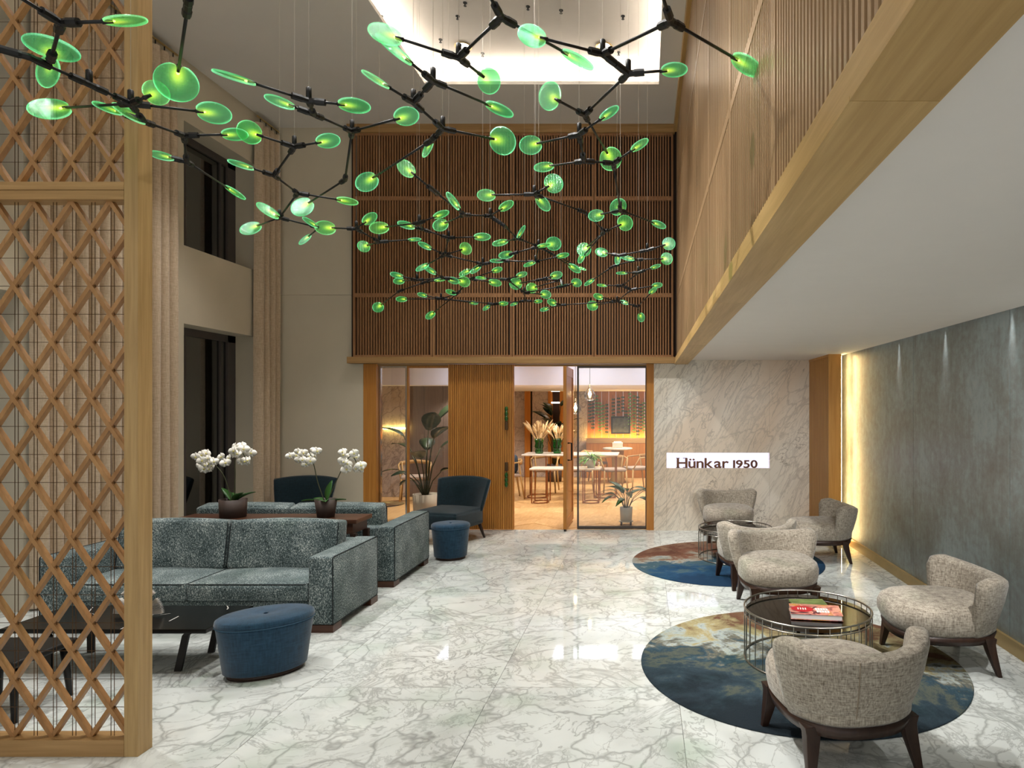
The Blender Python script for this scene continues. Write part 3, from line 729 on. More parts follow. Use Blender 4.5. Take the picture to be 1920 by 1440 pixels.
# pampas vases
def vase(x_, y_px, Y, label, seed, hgt):
    random.seed(seed); zt = px(0, y_px, 12.2).z
    t = thing('pampas_vase', label, 'vase', (xat(x_, Y), Y, zt))
    G().lathe([(.0, 0), (.07, 0), (.085, .04), (.07, .09), (.09, .14), (.075, .2), (.09, .25), (.08, .29), (.072, .29), (.07, .03), (0, .03)], 20).make('vase_body', VASE, t, True)
    for k in range(26):
        a = random.uniform(0, 2 * PI); sp = random.uniform(.04, .36); h = hgt * random.uniform(.75, 1.0)
        base = Vector((0, 0, .05)); mid_ = Vector((.3 * sp * math.cos(a), .3 * sp * math.sin(a), .3)); tip = Vector((sp * math.cos(a), sp * math.sin(a), h))
        G().tube([base, mid_, mid_.lerp(tip, .4)], .004, 5).make('stalk', PAMPAS, t)
        p0 = mid_.lerp(tip, .3); n = 7
        G().tube([p0.lerp(tip, q / n) + Vector((0, 0, -.06 * (q / n) ** 2)) for q in range(n + 1)], [.004, .014, .02, .023, .02, .016, .01, .002], 7).make('plume', PAMPAS, t, True)
vase(1011, 852, 12.45, 'green glass vase of pampas grass, left on the long table', 3, .72)
vase(1045, 852, 12.5, 'green glass vase of pampas grass, right beside the door post', 5, .66)
for (gx, Y) in ((1022, 12.4), (1030, 12.55), (1086, 12.5), (1095, 12.6), (752, 11.0), (770, 11.2), (776, 11.1)):
    pass
def leaf(L, Wd, bend, n=6, th=.004, fold=.15):
    """leaf along +X rising, drooping by bend"""
    g = G(); rows_ = []
    for i in range(n + 1):
        u = i / n; w = Wd * math.sin(PI * min(1, u * .92 + .06)) ** .8; x = L * u; z = -bend * L * u * u
        rows_.append([(x, -w, z + fold * w), (x, 0, z), (x, w, z + fold * w), (x, 0, z - th)])
    return g.grid(rows_)
def plant(nm, label, loc, potprof, potmat, leaves, mat, stemr=.008, castors=False):
    t = thing(nm, label, 'plant', loc); zb = .06 if castors else 0
    G().lathe([(r, z + zb) for r, z in potprof], 24).make('pot', potmat, t, True)
    zt = max(z for r, z in potprof) + zb - .03
    G().lathe([(0, zt - .02), (potprof[-2][0] * .9, zt - .02), (potprof[-2][0] * .9, zt), (0, zt)], 16).make('soil', plain('soil', (40, 30, 22), .95), t)
    if castors:
        for k in range(4):
            a = PI / 4 + k * PI / 2; c = (potprof[1][0] * math.cos(a) * 1.15, potprof[1][0] * math.sin(a) * 1.15)
            G().tube([(c[0] - .012, c[1], .03), (c[0] + .012, c[1], .03)], .03, 12).make('castor', plain('castor_red', (80, 46, 34), .6), t)
        G().lathe([(0, .045), (potprof[1][0] * 1.25, .045), (potprof[1][0] * 1.25, .06), (0, .06)], 20).make('dolly', POT_W, t)
    for (a, tilt, sl, L, Wd, bend) in leaves:
        tip = Vector((math.cos(a) * math.sin(tilt) * sl, math.sin(a) * math.sin(tilt) * sl, zt + math.cos(tilt) * sl))
        G().tube([(0.02 * math.cos(a), .02 * math.sin(a), zt - .02), Vector((tip.x * .45, tip.y * .45, zt + (tip.z - zt) * .6)), tip], [stemr, stemr * .8, stemr * .6], 6).make('stem', STEM, t, True)
        o = leaf(L, Wd, bend).make('leaf', mat, t, True); o.location = tip
        o.rotation_euler = (random.uniform(-.4, .4), -max(.1, 1.1 - tilt), a)
    return t
random.seed(11)
plant('potted_strelitzia', 'large dark leaved plant in a pale pot behind the left glass pane', (xat(798, 9.75), 9.75, 0),
      [(0, 0), (.17, 0), (.19, .42), (.17, .42), (.165, .1), (0, .1)], POT_W,
      [(PI, .35, .95, .42, .11, .5), (2.6, .5, .8, .36, .10, .5), (.3, .15, 1.15, .46, .15, .3), (-.6, .22, .9, .4, .13, .5), (0.5, .3, .75, .4, .12, .5), (PI + .5, .75, .55, .3, .09, .6), (-.2, .6, .45, .34, .1, .6), (PI - .5, .9, .35, .26, .08, .6), (1.8, .2, .7, .36, .12, .5), (-1.6, .3, .6, .34, .11, .5), (-.9, .12, 1.0, .44, .14, .4), (4.0, .6, .42, .26, .09, .6)], LEAF_D, .012)
random.seed(12)
plant('potted_peace_lily', 'leafy green plant in a white pot on castors inside the glass door', (xat(1174, 9.5), 9.5, 0),
      [(0, 0), (.085, 0), (.095, .2), (.085, .2), (.08, .05), (0, .05)], POT_W,
      [(k * 2 * PI / 15 + random.uniform(-.2, .2), random.uniform(.15, .95), random.uniform(.22, .42), random.uniform(.2, .3), random.uniform(.035, .055), random.uniform(.4, .8)) for k in range(15)], LEAF, .006, True)
random.seed(13)
plant('fern_bowl', 'bright green fern in a white bowl on the bench table', (xat(1108, 11.75), 11.75, px(0, 877, 11.7).z),
      [(0, 0), (.06, 0), (.1, .1), (.085, .16), (.075, .16), (.05, .04), (0, .04)], POT_W,
      [(random.uniform(0, 2 * PI), random.uniform(.2, 1.3), random.uniform(.04, .12), random.uniform(.12, .2), .014, random.uniform(.4, 1.0)) for k in range(46)], LEAF_B, .003)
random.seed(14)
plant('tall_dark_plant', 'tall dark leaved plant beside the shelf behind the pampas vases', (xat(1040, 15.2), 15.2, 0),
      [(0, 0), (.16, 0), (.18, .4), (.16, .4), (.15, .1), (0, .1)], POT,
      [(random.uniform(0, 2 * PI), random.uniform(.05, .4), random.uniform(.6, 1.5), .34, .1, .5) for k in range(22)], LEAF_D, .01)
def pendant(x_, ytop, ymid, Y, label, lit=1):
    z = px(0, ymid, Y).z; t = thing('pendant_lamp', label, 'lamp', (xat(x_, Y), Y, z), group='restaurant pendants')
    G().lathe([(.012, .17), (.02, .14), (.03, .1), (.07, .05), (.1, 0), (.1, -.04), (.08, -.085), (.05, -.11), (0, -.115)], 20).make('glass_shade', glass('pendant_glass', (.98, .95, .88), .25, .03) if lit else WHITE_R, t, True)
    G().lathe([(0, .06), (.02, .04), (.03, 0), (.02, -.03), (0, -.04)], 12).make('bulb', emit('bulb', (255, 226, 170), 22), t, True)
    G().tube([(0, 0, .17), (0, 0, 2.60 - z)], .004, 6).make('cord', BLACK, t); G().lathe([(0, 2.56 - z), (.03, 2.56 - z), (.03, 2.6 - z), (0, 2.6 - z)], 12).make('canopy', BLACK, t)
pendant(1106, 690, 739, 11.0, 'clear pear shaped glass pendant lamp above the fern bowl')
pendant(1079, 690, 765, 11.6, 'pendant lamp half hidden behind the open door leaf')
# ================================================================ lounge furniture
def rounded_box(name, x0, x1, y0, y1, z0, z1, mat, parent, bv=.04, seg=4, puff=0.0):
    g = G().box(x0, x1, y0, y1, z0, z1); o = g.make(name, mat, parent)
    bm = bmesh.new(); bm.from_mesh(o.data)
    if puff:
        bmesh.ops.subdivide_edges(bm, edges=bm.edges[:], cuts=7, use_grid_fill=True)
        cx, cy, cz = (x0 + x1) / 2, (y0 + y1) / 2, (z0 + z1) / 2; hx, hy, hz = (x1 - x0) / 2, (y1 - y0) / 2, (z1 - z0) / 2
        for v in bm.verts:
            u, w, q = (v.co.x - cx) / hx, (v.co.y - cy) / hy, (v.co.z - cz) / hz
            e = lambda a, b: max(0, 1 - a * a) * max(0, 1 - b * b)
            if abs(q) > .99: v.co.z += math.copysign(puff * e(u, w), q)
            if abs(w) > .99: v.co.y += math.copysign(puff * .7 * e(u, q), w)
            if abs(u) > .99: v.co.x += math.copysign(puff * .4 * e(w, q), u)
    es = [e for e in bm.edges if len(e.link_faces) == 2 and e.calc_face_angle(0) > .9]
    bmesh.ops.bevel(bm, geom=es, offset=bv, segments=seg, affect='EDGES', profile=.5, clamp_overlap=True)
    for f in bm.faces: f.smooth = True
    bm.to_mesh(o.data); bm.free()
    return o

def rect_loop(x0, x1, y0, y1, z, r=.03, axis='z'):
    pts = []
    for (cx, cy, a0) in ((x1 - r, y1 - r, 0), (x0 + r, y1 - r, PI / 2), (x0 + r, y0 + r, PI), (x1 - r, y0 + r, 1.5 * PI)):
        for k in range(4):
            a = a0 + k * PI / 6; u, w = cx + r * math.cos(a), cy + r * math.sin(a)
            pts.append({'z': (u, w, z), 'x': (z, u, w), 'y': (u, z, w)}[axis])
    return pts

def sofa(label, loc, rz, wid, dep):
    t = thing('sofa', label, 'sofa', loc, rz, 'speckled sofas'); a, b = wid / 2, dep / 2; aw = .195
    rounded_box('base', -a + aw, a - aw, -b + .02, b - .02, .06, .235, SOFA, t, .015, 2)
    for s in (-1, 1):
        x0, x1 = (a - aw, a) if s > 0 else (-a, -a + aw)
        arm = rounded_box('armrest', x0, x1, -b, b, .055, .578, SOFA, t, .022, 3)
        xe = x1 if s > 0 else x0
        G().tube(rect_loop(-b + .003, b - .003, .058, .575, xe - s * .006, .02, 'x'), .0045, 6, True).make('piping', PIPING, arm)
        for yy in (-b, b):
            xx0, xx1 = (x0 + .02, x1 - .0)
            G().box(min(x0, x1) + .012, max(x0, x1) - .002, yy if yy < 0 else yy - .14, yy + .14 if yy < 0 else yy, 0, .056).make('foot', WALNUT_X, t)
    rounded_box('back_frame', -a + aw, a - aw, b - .2, b, .06, .57, SOFA, t, .02, 3)
    n = 2; w = (wid - 2 * aw) / n
    for k in range(n):
        x0 = -a + aw + k * w
        c = rounded_box('seat_cushion', x0 + .003, x0 + w - .003, -b - .0, b - .2, .238, .372, SOFA, t, .02, 3, .022)
        G().tube(rect_loop(x0 + .006, x0 + w - .006, -b + .003, b - .21, .366, .025), .004, 6, True).make('piping', PIPING, c)
        bc = rounded_box('back_cushion', -w / 2 + .012, w / 2 - .012, -.095, .095, .0, .40, SOFA, t, .045, 4, .020)
        bc.location = (x0 + w / 2, b - .28, .36); bc.rotation_euler = (math.radians(-9), 0, 0)
        G().tube(rect_loop(-w / 2 + .012, w / 2 - .012, .008, .392, -.083, .03, 'y'), .004, 6, True).make('piping', PIPING, bc)
    return t
sofa('large speckled grey teal sofa facing the camera behind the black coffee table', (-3.485, 5.31, 0), 0, 2.24, .82)
sofa('speckled grey teal sofa turned away, back to back behind the console', (-3.48, 6.64, 0), PI, 2.2, .98)
# console with orchids
t = thing('console_table', 'dark wooden console table between the two sofas, carrying the orchids', 'console', (-3.42, 5.94, 0))
box('tabletop', -.84, .84, -.17, .17, .672, .71, WALNUT_X, t, .004); box('apron', -.80, .80, -.15, .15, .58, .672, WALNUT_X, t)
for sx in (-1, 1):
    for sy in (-1, 1): box('leg', sx * .80 - .025, sx * .80 + .025, sy * .13 - .02, sy * .13 + .02, 0, .58, WALNUT, t)
# orchids
def petal_flower():
    g = G()
    def pet(ang, L, Wd, cup):
        rows_ = []
        for i in range(6):
            u = i / 5; w = Wd * math.sin(PI * (u * .86 + .1)) ** .7; r = L * u
            ca, sa = math.cos(ang), math.sin(ang); y = -cup * u * u * L
            rows_.append([(ca * r - sa * s * w, y - .003 * (s == 0), sa * r + ca * s * w) for s in (-1, 0, 1)] + [(ca * r, y + .002, sa * r)])
        g.grid(rows_)
    pet(0.15, .042, .026, .15); pet(PI - .15, .042, .026, .15)
    pet(PI / 2, .036, .015, -.1); pet(-PI / 2 + .6, .034, .014, -.1); pet(-PI / 2 - .6, .034, .014, -.1)
    return g
FLOWER = None
def orchid(label, x_, Y, sprays, leaves, pr, prof_taper, seed):
    global FLOWER
    random.seed(seed); t = thing('potted_orchid', label, 'orchid', (xat(x_, Y), Y, .71), group='orchids on the console'); h = .165
    G().lathe([(0, 0), (pr * prof_taper, 0), (pr, h), (pr * .92, h), (pr * .86, h - .02), (0, h - .02)], 28).make('pot', POT, t, True)
    for (a, L, Wd, up, bend) in leaves:
        o = leaf(L, Wd, bend, 8, .006, .25).make('leaf', LEAF if up < 1 else LEAF, t, True); o.location = (.02 * math.cos(a), .02 * math.sin(a), h - .02); o.rotation_euler = (random.uniform(-.3, .3), -up, a)
    for pts, n in sprays:
        P = [Vector((xat(p[0], Y + (p[2] if len(p) > 2 else 0)) - xat(x_, Y), (p[2] if len(p) > 2 else 0), px(0, p[1], Y).z - .71)) for p in pts]
        P = [Vector((0.01 * (1 if P[0].x > 0 else -1), 0, h - .03))] + P
        cur = []
        for i in range(len(P) - 1):
            for k in range(5):
                p0 = P[max(i - 1, 0)]; p1 = P[i]; p2 = P[i + 1]; p3 = P[min(i + 2, len(P) - 1)]; u = k / 5
                cur.append(.5 * ((2 * p1) + (p2 - p0) * u + (2 * p0 - 5 * p1 + 4 * p2 - p3) * u * u + (3 * p1 - 3 * p2 + p3 - p0) * u ** 3))
        cur.append(P[-1]); G().tube(cur, .004, 6).make('stem', STEM, t, True)
        m = len(cur)
        for k in range(n):
            q = cur[int(m * (.56 + .43 * k / max(1, n - 1)))] if k < n else cur[-1]
            pos = q + Vector((random.uniform(-.08, .08), random.uniform(-.07, .03), random.uniform(-.075, .06)))
            rot = (random.uniform(-.35, .25), random.uniform(-.4, .4), random.uniform(-.8, .8)); sc = random.uniform(.95, 1.25)
            if FLOWER is None: FLOWER = o = petal_flower().make('flower', PETAL, t, True)
            else: o = clone(FLOWER, t)
            o.location = pos; o.rotation_euler = rot; o.scale = (sc,) * 3
            lp = G().lathe([(0, -.006), (.007, -.003), (.008, .004), (0, .009)], 8).make('lip', LIP, o, True); lp.location = (0, -.008, -.004)
    return t
orchid('white orchid with two dense sprays in a broad dark pot, left on the console', 437, 5.92,
       [([(421, 895), (404, 872), (392, 860), (380, 866)], 19), ([(441, 890), (441, 862), (450, 843), (460, 858)], 19)],
       [(.4, .17, .045, .75, .3), (PI - .3, .16, .045, 1.0, .2), (-.5, .15, .045, .9, .3), (2.2, .14, .04, .8, .4)], .115, .93, 21)
orchid('white orchid with two spread sprays in a tapered dark pot, right on the console', 611, 5.92,
       [([(596, 905), (588, 870), (578, 848), (558, 864)], 12), ([(634, 895), (648, 866), (661, 855), (674, 882)], 14)],
       [(PI, .2, .035, .12, .1), (.1, .16, .03, .2, .1), (1.4, .19, .045, 1.35, .1), (-1.2, .14, .04, .4, .3), (2.7, .15, .03, .3, .2)], .097, .75, 22)
# poufs
def pouf(label, loc, rz, a, b, h):
    t = thing('pouf', label, 'pouf', loc, rz, 'navy velvet poufs')
    def ring(s, z): return [(a * s * math.cos(q), b * s * math.sin(q), z) for q in [2 * PI * k / 40 for k in range(40)]]
    G().grid([ring(.76, 0), ring(.76, .028)]).make('plinth', WALNUT, t, True)
    G().grid([ring(.80, .028), ring(.84, .034), ring(.97, h - .06), ring(.985, h - .045)]).make('drum', NAVY, t, True)
    cu = G().grid([ring(.985, h - .045), ring(1.0, h - .035), ring(.985, h - .01), ring(.93, h), ring(.6, h + .012), ring(.2, h + .006), ring(.05, h)]).make('seat_pad', NAVY, t, True)
    G().tube(ring(.992, h - .045), .003, 6, True).make('seam', plain('seam_blue', (50, 84, 108), .8), cu)
    G().lathe([(0, h + .0), (.014, h + .001), (.012, h + .008), (0, h + .01)], 10).make('button', NAVY, cu, True)
    return t
pouf('oval navy velvet pouf in front of the near sofa', (-2.46, 4.19, 0), .55, .285, .205, .375)
pouf('round navy velvet pouf beside the far sofa arm', (-2.215, 7.36, 0), .1, .215, .195, .40)
# black marble coffee table
t = thing('coffee_table', 'low black marble coffee table with splayed dark legs', 'table', (-3.45, 4.34, 0))
top = bevel(G().box(-.66, .66, -.24, .26, .272, .30).make('tabletop', MARBLE_BLACK, t), .004)
VEIN = plain('white_vein', (210, 206, 200), .2)
for pts in ([(-.02, .2), (.04, .1), (.09, .06), (.15, .05), (.2, .08)], [(.1, .06), (.11, -.02), (.105, -.1), (.115, -.235)], [(.48, .25), (.52, .2), (.53, .17)], [(-.45, .22), (-.38, .1), (-.3, .06)], [(.3, .02), (.31, -.08)]):
    g = G()
    for i in range(len(pts) - 1):
        (x0, y0), (x1, y1) = pts[i], pts[i + 1]; n0 = len(g.v); w = .004
        g.v += [(x0 - w, y0, .3004), (x0 + w, y0, .3004), (x1 + w, y1, .3004), (x1 - w, y1, .3004)]; g.f.append((n0, n0 + 1, n0 + 2, n0 + 3))
    g.make('marble_vein', VEIN, top)
for sx in (-1, 1):
    for yy in (-.12, .2):
        x = sx * .42
        rows_ = [[(x + sx * q[0] + d[0], yy + d[1] - .03 * (q[1] < .1), q[1]) for d in ((-.022, -.008), (.022, -.008), (.022, .008), (-.022, .008))] for q in ((.12, .272), (.07, .262), (.03, .22), (.0, .0))]
        G().grid(rows_).make('leg', BLACK, t)
# pleated white ornament
t = thing('paper_sculpture', 'white pleated fan sculpture on the black coffee table', 'sculpture', (-3.43, 4.36, .30))
WPLEAT = plain('white_pleat', (226, 220, 212), .8)
for s in (-1, 1):
    for (z0, L, a0, a1) in ((.05, .165, .05, .75), (.09, .15, .75, 1.35)):
        g = G(); n = 12
        for k in range(n):
            a = a0 + (a1 - a0) * k / n; a2 = a0 + (a1 - a0) * (k + .62) / n; am = (a + a2) / 2; n0 = len(g.v)
            P = lambda q, r, y: (s * r * math.cos(q), y, z0 - .04 + r * math.sin(q))
            g.v += [P(a, .03, 0), P(a, L, 0), P(am, L, .014), P(am, .03, .006), P(a2, L, 0), P(a2, .03, 0), P(am, L, .03), P(am, .03, .02)]
            g.f += [(n0, n0 + 1, n0 + 2, n0 + 3), (n0 + 3, n0 + 2, n0 + 4, n0 + 5), (n0, n0 + 7, n0 + 6, n0 + 1), (n0 + 7, n0 + 5, n0 + 4, n0 + 6), (n0 + 1, n0 + 6, n0 + 4, n0 + 2)]
        g.make('pleated_fan', WPLEAT, t)
superq(.035, .03, .075, .7, .7, 12, 8, (0, .01, .075)).make('body', WPLEAT, t, True)
# dark stool at the far left behind the screen
t = thing('side_stool', 'black stool with slim legs at the far left behind the lattice', 'stool', (-3.62, 3.66, 0))
bevel(G().box(-.24, .24, -.2, .2, .30, .34).make('seat', BLACK, t), .015)
for sx in (-1, 1):
    for sy in (-1, 1): G().tube([(sx * .19, sy * .15, .30), (sx * .21, sy * .17, 0)], [.022, .014], 8).make('leg', BLACK, t, True)
# round side table behind the sofas
t = thing('side_table', 'small round dark side table behind the sofa arm', 'table', (xat(724, 8.0), 8.0, 0))
G().lathe([(0, .505), (.17, .505), (.212, .518), (.212, .526), (0, .526)], 32).make('tabletop', WALNUT_X, t); G().tube([(0, 0, .02), (0, 0, .505)], .014, 10).make('pole', BLACK, t)
for a in (0, 2.1, 4.2): box('foot', 0, .17, -.02, .02, 0, .02, BLACK, t).rotation_euler = (0, 0, a)
# teal armchairs with flared backs
def loft_back(rows_): return G().grid(rows_)
def teal_chair(label, loc, rz):
    t = thing('teal_armchair', label, 'armchair', loc, rz, 'dark teal armchairs')
    rounded_box('seat', -.33, .33, -.36, .26, .20, .42, TEAL, t, .06, 5, .03)
    rows_ = []
    n = 18
    for k in range(n + 1):
        s = -1 + 2 * k / n; loop = []
        wing = abs(s) ** 2.2
        for (w, d) in ((0, 0), (.25, 0), (.5, 0), (.75, 0), (.96, .01), (1, .035), (.96, .065), (.75, .08), (.5, .08), (.25, .08), (0, .08)):
            half = .31 + .09 * w
            z = .24 + w * (.80 - .24 - .03 * wing)
            loop.append((s * half, .30 + .10 * w - .16 * wing * (1 - .3 * w) + d * (1 - .2 * wing), z))
        rows_.append(loop)
    G().grid(rows_).make('backrest', TEAL, t, True)
    for sx in (-1, 1):
        G().tube([(sx * .26, -.28, .21), (sx * .28, -.31, 0)], [.026, .014], 8).make('leg', WALNUT, t, True)
        G().tube([(sx * .26, .26, .22), (sx * .30, .33, 0)], [.026, .014], 8).make('leg', WALNUT, t, True)
    return t
teal_chair('dark teal armchair with flared back in front of the fluted oak door', (xat(843, 8.3), 8.32, 0), -.32)
teal_chair('dark teal armchair in the left corner behind the orchids', (xat(555, 8.35), 8.35, 0), .12)
# beige tub chairs
def tub_chair(label, loc, rz):
    t = thing('tub_chair', label, 'armchair', loc, rz, 'beige tub chairs')
    # outline radius (super-ellipse) of the seat
    def out(q, a, b, e=2.5):
        c, s = math.cos(q), math.sin(q); return (a * math.copysign(abs(c) ** (2 / e), c), b * math.copysign(abs(s) ** (2 / e), s))
    M_ = 48; qs = [2 * PI * k / M_ for k in range(M_)]
    def ring(a, b, z, dy=0.0): return [(out(q, a, b)[0], out(q, a, b)[1] + dy, z) for q in qs]
    A, B = .325, .35
    G().grid([ring(A * .93, B * .94, .203), ring(A * .98, B * .99, .256)]).make('seat_frame', WALNUT, t, True)
    crown = lambda s: [(A * s)]
    rows_ = [ring(A * .93, B * .92, .252), ring(A * .985, B * .985, .275), ring(A, B * 1.03, .33, -.012), ring(A, B * 1.03, .375, -.012), ring(A * .97, B * .99, .41, -.01), ring(A * .9, B * .91, .428, -.01), ring(A * .7, B * .7, .442, -.01), ring(A * .35, B * .35, .45, -.01), ring(A * .05, B * .05, .451, -.01)]
    st = G().grid(rows_).make('seat', BEIGE, t, True)
    # wrapped backrest
    n = 40; rows_ = []; span = math.radians(78)
    for k in range(n + 1):
        u = -1 + 2 * k / n; th = u * span; e = abs(u)
        endr = math.sqrt(max(0.0, 1 - max(0, (e - .93) / .07) ** 2)) if e > .93 else 1.0
        endr = max(endr, .06)
        top = .596 + .046 * min(1, e / .75) ** 2 - .03 * max(0, (e - .75) / .25) ** 2; bot = .256
        tk = .088 * (1 - .12 * e)
        ch = []
        for (w, d) in ((0, -.5), (.3, -.5), (.6, -.5), (.88, -.5), (.955, -.42), (.99, -.22), (1, 0), (.99, .22), (.955, .42), (.88, .5), (.6, .5), (.3, .5), (0, .5)):
            flare = -.055 * (1 - w) ** 2.2 + .034 * w
            mid_ = (top + bot) / 2; z = bot + w * (top - bot)
            z = mid_ + (z - mid_) * (.72 + .28 * endr)
            dd = d * tk * (.15 + .85 * endr) + (.012 if d > 0 else -.004) * w
            rx, ry = A + .012 + flare + dd, B - .02 + flare * .9 + dd
            ex = 2.3; c, s = math.sin(th), math.cos(th)
            ch.append((rx * math.copysign(abs(c) ** (2 / ex), c), ry * math.copysign(abs(s) ** (2 / ex), s) + .0, z))
        rows_.append(ch)
    bk = G().grid(rows_).make('backrest', BEIGE, t, True)
    o_ = rows_[n // 2 + 3]; G().tube([(p[0], p[1] + .002, p[2]) for p in o_[8:13]], .003, 5).make('seam', plain('seam_beige', (140, 126, 108), .9), bk)
    for sx in (-1, 1):
        for (y0, y1) in ((-.235, -.27), (.215, .275)):
            g = G(); rows_ = []
            for (w, z) in ((0, .245), (.12, .205), (.3, .15), (1, 0)):
                x = sx * (.245 + .03 * w); y = y0 + (y1 - y0) * w; r = .038 * (1 - w) + .017 * w if w else .048
                rows_.append([(x + a * r, y + b * r, z) for a, b in ((-1, -.8), (1, -.8), (1, .8), (-1, .8))])
            bevel(g.grid(rows_).make('leg', WALNUT, t), .003, 1, 60)
    return t
CH_ = [('beige tub chair nearest the camera, seen from behind', (.965, 3.25), math.radians(192)),
       ('beige tub chair against the right wall, beside the nearer glass table', (1.975, 4.37), math.radians(-90)),
       ('beige tub chair facing the camera behind the nearer glass table', (1.13, 5.52), math.radians(4)),
       ('beige tub chair turned away, overlapped by the chair facing the camera', (1.055, 6.35), math.radians(190)),
       ('beige tub chair below the glowing sign against the marble wall', (1.085, 8.42), math.radians(0)),
       ('beige tub chair beside the glowing light slot in the far right corner', (1.99, 7.36), math.radians(-90))]
for lb, (x, y), r in CH_: tub_chair(lb, (x, y, 0), r)
# round rugs
for (lb, x, y, k) in (('round blue and rust patterned rug under the nearer glass table', 1.035, 4.36, 'near'), ('round blue and rust patterned rug under the farther glass table', .92, 7.22, 'far')):
    o = G().lathe([(0, 0), (1.055, 0), (1.06, .003), (1.055, .006), (1.04, .007), (0, .007)], 96).make('round_rug', rug_mat('rug_' + k, k), None, True)
    o.location = (x, y, .0005); tag(o, lb, 'rug', 'round patterned rugs')
# glass drum tables
def drum_table(label, x, y):
    t = thing('glass_table', label, 'table', (x, y, .008), 0, 'round wire glass tables'); R_, z = .42, .345
    ring = lambda r, zz: [(r * math.cos(2 * PI * k / 64), r * math.sin(2 * PI * k / 64), zz) for k in range(64)]
    G().tube(ring(R_, z), .0065, 8, True).make('top_ring', STEEL, t, True); G().tube(ring(R_, z - .045), .004, 8, True).make('middle_ring', STEEL, t, True)
    G().tube(ring(R_, .007), .0065, 8, True).make('bottom_ring', STEEL, t, True)
    G().lathe([(0, z - .04), (R_ - .006, z - .04), (R_ - .006, z - .03), (0, z - .03)], 64).make('glass_top', SMOKE, t)
    rod = None
    for k in range(36):
        a = 2 * PI * (k + .5) / 36
        if rod is None: rod = G().tube([(0, 0, .007), (0, 0, z)], .0032, 6).make('wire_rod', STEEL, t)
        else: rod = clone(rod, t)
        rod.location = (R_ * math.cos(a), R_ * math.sin(a), 0)
    return t
drum_table('nearer round wire table with smoked glass top and a book on it', 1.10, 4.38)
drum_table('farther round wire table with smoked glass top, half hidden by chairs', 1.035, 7.38)
# book on the near table
t = thing('book', 'thick colourful book with a red oval on its cover, lying on glass', 'book', (1.135, 4.30, .328), math.radians(-9))
box('pages', -.162, .158, -.108, .108, .004, .034, plain('paper', (206, 200, 196), .8), t)
COVER = N('book_cover'); _n = COVER.noise(COVER.coords(), 9, 3, .5, 1.5)
COVER = COVER.fin(COVER.ramp(_n, [(.38, lin((70, 30, 40))), (.46, lin((190, 110, 100))), (.53, lin((206, 150, 130))), (.60, lin((170, 90, 60))), (.66, lin((190, 160, 40)))]), .35)
cv = box('cover', -.165, .165, -.112, .112, .034, .037, COVER, t, .001); box('back_cover', -.165, .165, -.112, .112, .0, .004, COVER, t)
ov = G().lathe([(0, 0), (1, 0), (1, .0008), (0, .0008)], 28).make('red_oval', plain('cover_red', (176, 20, 36), .35), cv); ov.scale = (.072, .062, 1); ov.location = (-.085, .0, .037)
PW_ = plain('cover_white', (230, 224, 214), .5)
for r in range(2):
    for k in range(5):
        box('title_block', .0 + k * .017 + r * .006, .013 + k * .017 + r * .006, -.01 - r * .05, .03 - r * .05, .037, .0378, PW_, cv)
for k in range(4): box('oval_print', -.115 + k * .016, -.107 + k * .016, -.018, .022, .0379, .0385, PW_, cv)
b2 = tag(box('thin_booklet', -.12, .12, -.09, .09, 0, .012, plain('booklet', (96, 110, 60), .5, var=.4, scale=20)), 'thin greenish booklet peeking out behind the thick book', 'book'); b2.location = (1.15, 4.53, .328)
b3 = tag(box('dark_magazine', -.14, .14, -.1, .1, 0, .014, plain('magazine', (44, 66, 78), .4, var=.5, scale=14)), 'dark blue magazine on the farther glass table', 'book'); b3.location = (1.0, 7.4, .328); b3.rotation_euler = (0, 0, .4)

# ================================================================ lattice screen
LS = thing('lattice_screen', 'tall oak lattice screen with thin bronze rods in the left foreground', 'screen', (-2.477, 3.2, 0))
def clip(poly, x0, x1, z0, z1):
    for (ax, lim, keep) in ((0, x0, 1), (0, x1, -1), (1, z0, 1), (1, z1, -1)):
        res = []
        for i in range(len(poly)):
            p, q = poly[i - 1], poly[i]; a, b = keep * (p[ax] - lim) >= 0, keep * (q[ax] - lim) >= 0
            if a != b:
                t_ = (lim - p[ax]) / (q[ax] - p[ax]); res.append((p[0] + t_ * (q[0] - p[0]), p[1] + t_ * (q[1] - p[1])))
            if b: res.append(q)
        poly = res
        if len(poly) < 3: return []
    return poly
SX0 = -1.32
box('post', -.068, 0, -.047, .047, 0, ZC, OAK_Z, LS, .002); box('post', SX0 - .068, SX0, -.047, .047, 0, ZC, OAK_Z, LS, .002)
for (z0, z1) in ((0, .082), (2.725, 2.77), (2.772, 2.812), (5.42, ZC)): box('rail', SX0, -.069, -.047, .047, z0, z1, OAK_X, LS, .002)
PX_, PZ_ = .1905, .2785
slope = PZ_ / PX_
LAT_A = wood('lattice_oak', (150, 108, 66), (184, 140, 92), 'z', .45, 22)
